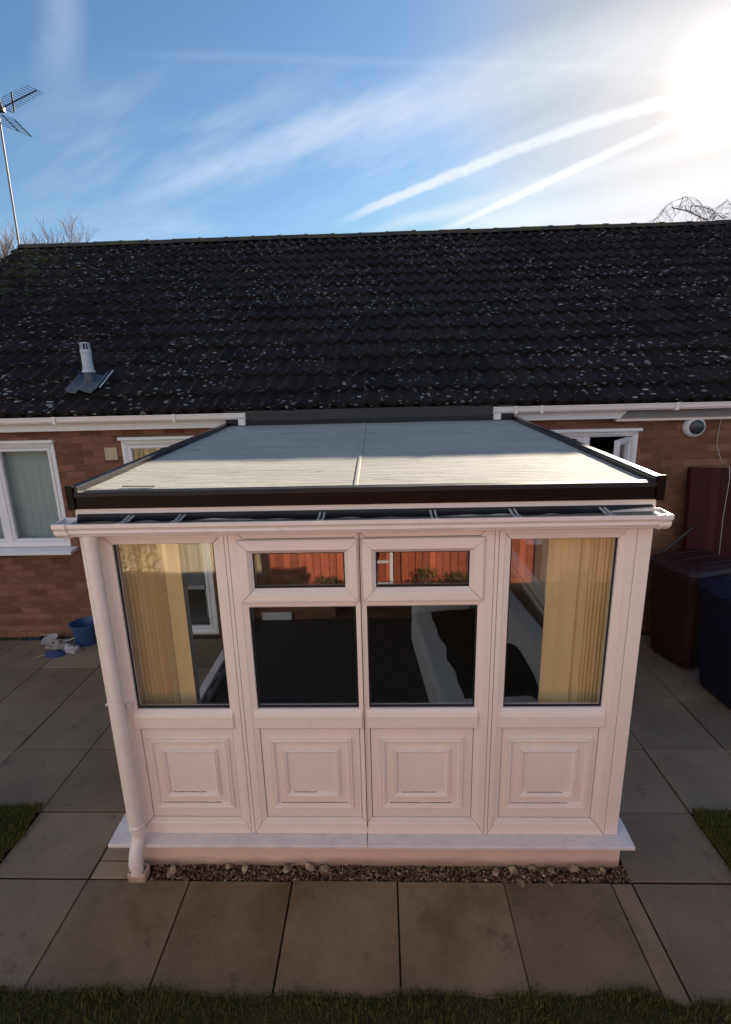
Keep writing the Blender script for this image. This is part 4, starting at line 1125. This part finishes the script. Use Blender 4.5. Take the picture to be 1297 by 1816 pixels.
# ================================================================== BEHIND THE VIEWPOINT (mirrored in the glass)
def fence(x0, x1, y, h, label, mtl):
    f = thing('wooden_fence', ((x0 + x1) / 2, y, 0), label, 'fence', 'fence panels behind the lawn')
    m = MB(); x = x0 + .05
    while x < x1 - .05:
        wd = rnd(.088, .10); m.cur = rnd(.05, 1.15); m.box(x, min(x + wd, x1 - .05), y - .02, y + rnd(-.002, .003), .10, h + rnd(-.01, .01)); x += wd + .008
    m.build('boards', mtl, f)
    m = MB(); m.cur = .6; m.box(x0 - .045, x0 + .045, y - .06, y + .03, -.05, h + .06); m.build('post', mtl, f)
    m = MB(); m.cur = .5; m.box(x0 + .05, x1 - .05, y - .022, y + .006, .0, .096); m.build('gravel_board', mtl, f)
for x0, lb, mt_ in ((-.1, 'red-brown boarded fence panel with a white ladder leaning on it', FENCE), (1.75, 'red-brown boarded fence panel right of the one with the ladder', FENCE), (3.6, 'dark brown fence panel next to the red-brown panels', DARKFENCE), (5.45, 'dark brown fence panel at the far end of the fence', DARKFENCE)):
    fence(x0, x0 + 1.85, -4.25, 1.85, lb, mt_)
rf = MB(); x = -7
while x < -.16:
    rf.cur = rnd(.1, 1); rf.tube([(x, -4.66 + rnd(-.012, .012), 0), (x + rnd(-.02, .02), -4.66, 1.9 + rnd(-.06, .02))], rnd(.006, .010), 5); x += rnd(.012, .020)
reed = rf.build('reed_screen', REED); tag(reed, 'straw coloured reed screening facing the conservatory left window', 'fence')
def shrub(x, y, rx, h, n, label, tall=0):
    m = MB()
    for _ in range(n):
        a = rnd(0, 6.28); r = rx * math.sqrt(rnd(0, 1)); z = h * rnd(.03, 1) ** .8; r *= (1 - .5 * z / h)
        c = Vector((x + r * math.cos(a), y + r * .5 * math.sin(a), z)); s_ = rnd(.02, .045)
        d = Vector((rnd(-1, 1), rnd(-1, 1), rnd(-.2, 1))).normalized(); q = d.orthogonal().normalized() * s_ * .45
        m.cur = rnd(.05, 1); m.add([c, c + d * s_ * .5 + q, c + d * s_, c + d * s_ * .5 - q], [(0, 1, 2, 3)])
    o = thing('shrub', (x, y, 0), label, 'shrub', 'shrubs along the foot of the fence')
    m.build('leaves', LEAF, o)
    t = MB(); 
    for k in range(5): t.tube([(x, y, -.02), (x + rnd(-.5, .5) * rx, y + rnd(-.2, .2) * rx, h * .8)], [.01, .004], 5)
    t.build('stems', BARK, o)
shrub(-2.15, -4.45, .42, 1.5, 2200, 'tall variegated shrub in front of the reed screening')
for i, x in enumerate((.25, .72, 1.25, 2.05, 2.5, 3.0, 4.2)):
    shrub(x, -4.08, .28, (.16, .2, .13, .30, .24, .2, .25)[i], 320, 'low leafy plant at the fence foot, number %d along the border from the left' % (i + 1))
ld = thing('ladder', (1.36, -3.9, 0), 'white ladder leaning on the red-brown fence', 'ladder')
for x in (1.13, 1.56):
    m = MB(); m.box(x - .018, x + .018, -.03, .03, 0, 1.9, Matrix.Translation((0, -3.80, 0)) @ Matrix.Rotation(R(11), 4, 'X')); m.build('rail', WHITEP, ld)
for k in range(6):
    z = .22 + .28 * k; m = MB(); m.box(1.149, 1.541, -.02, .02, z - .012, z + .012, Matrix.Translation((0, -3.80, 0)) @ Matrix.Rotation(R(11), 4, 'X')); m.build('rung', WHITEP, ld)
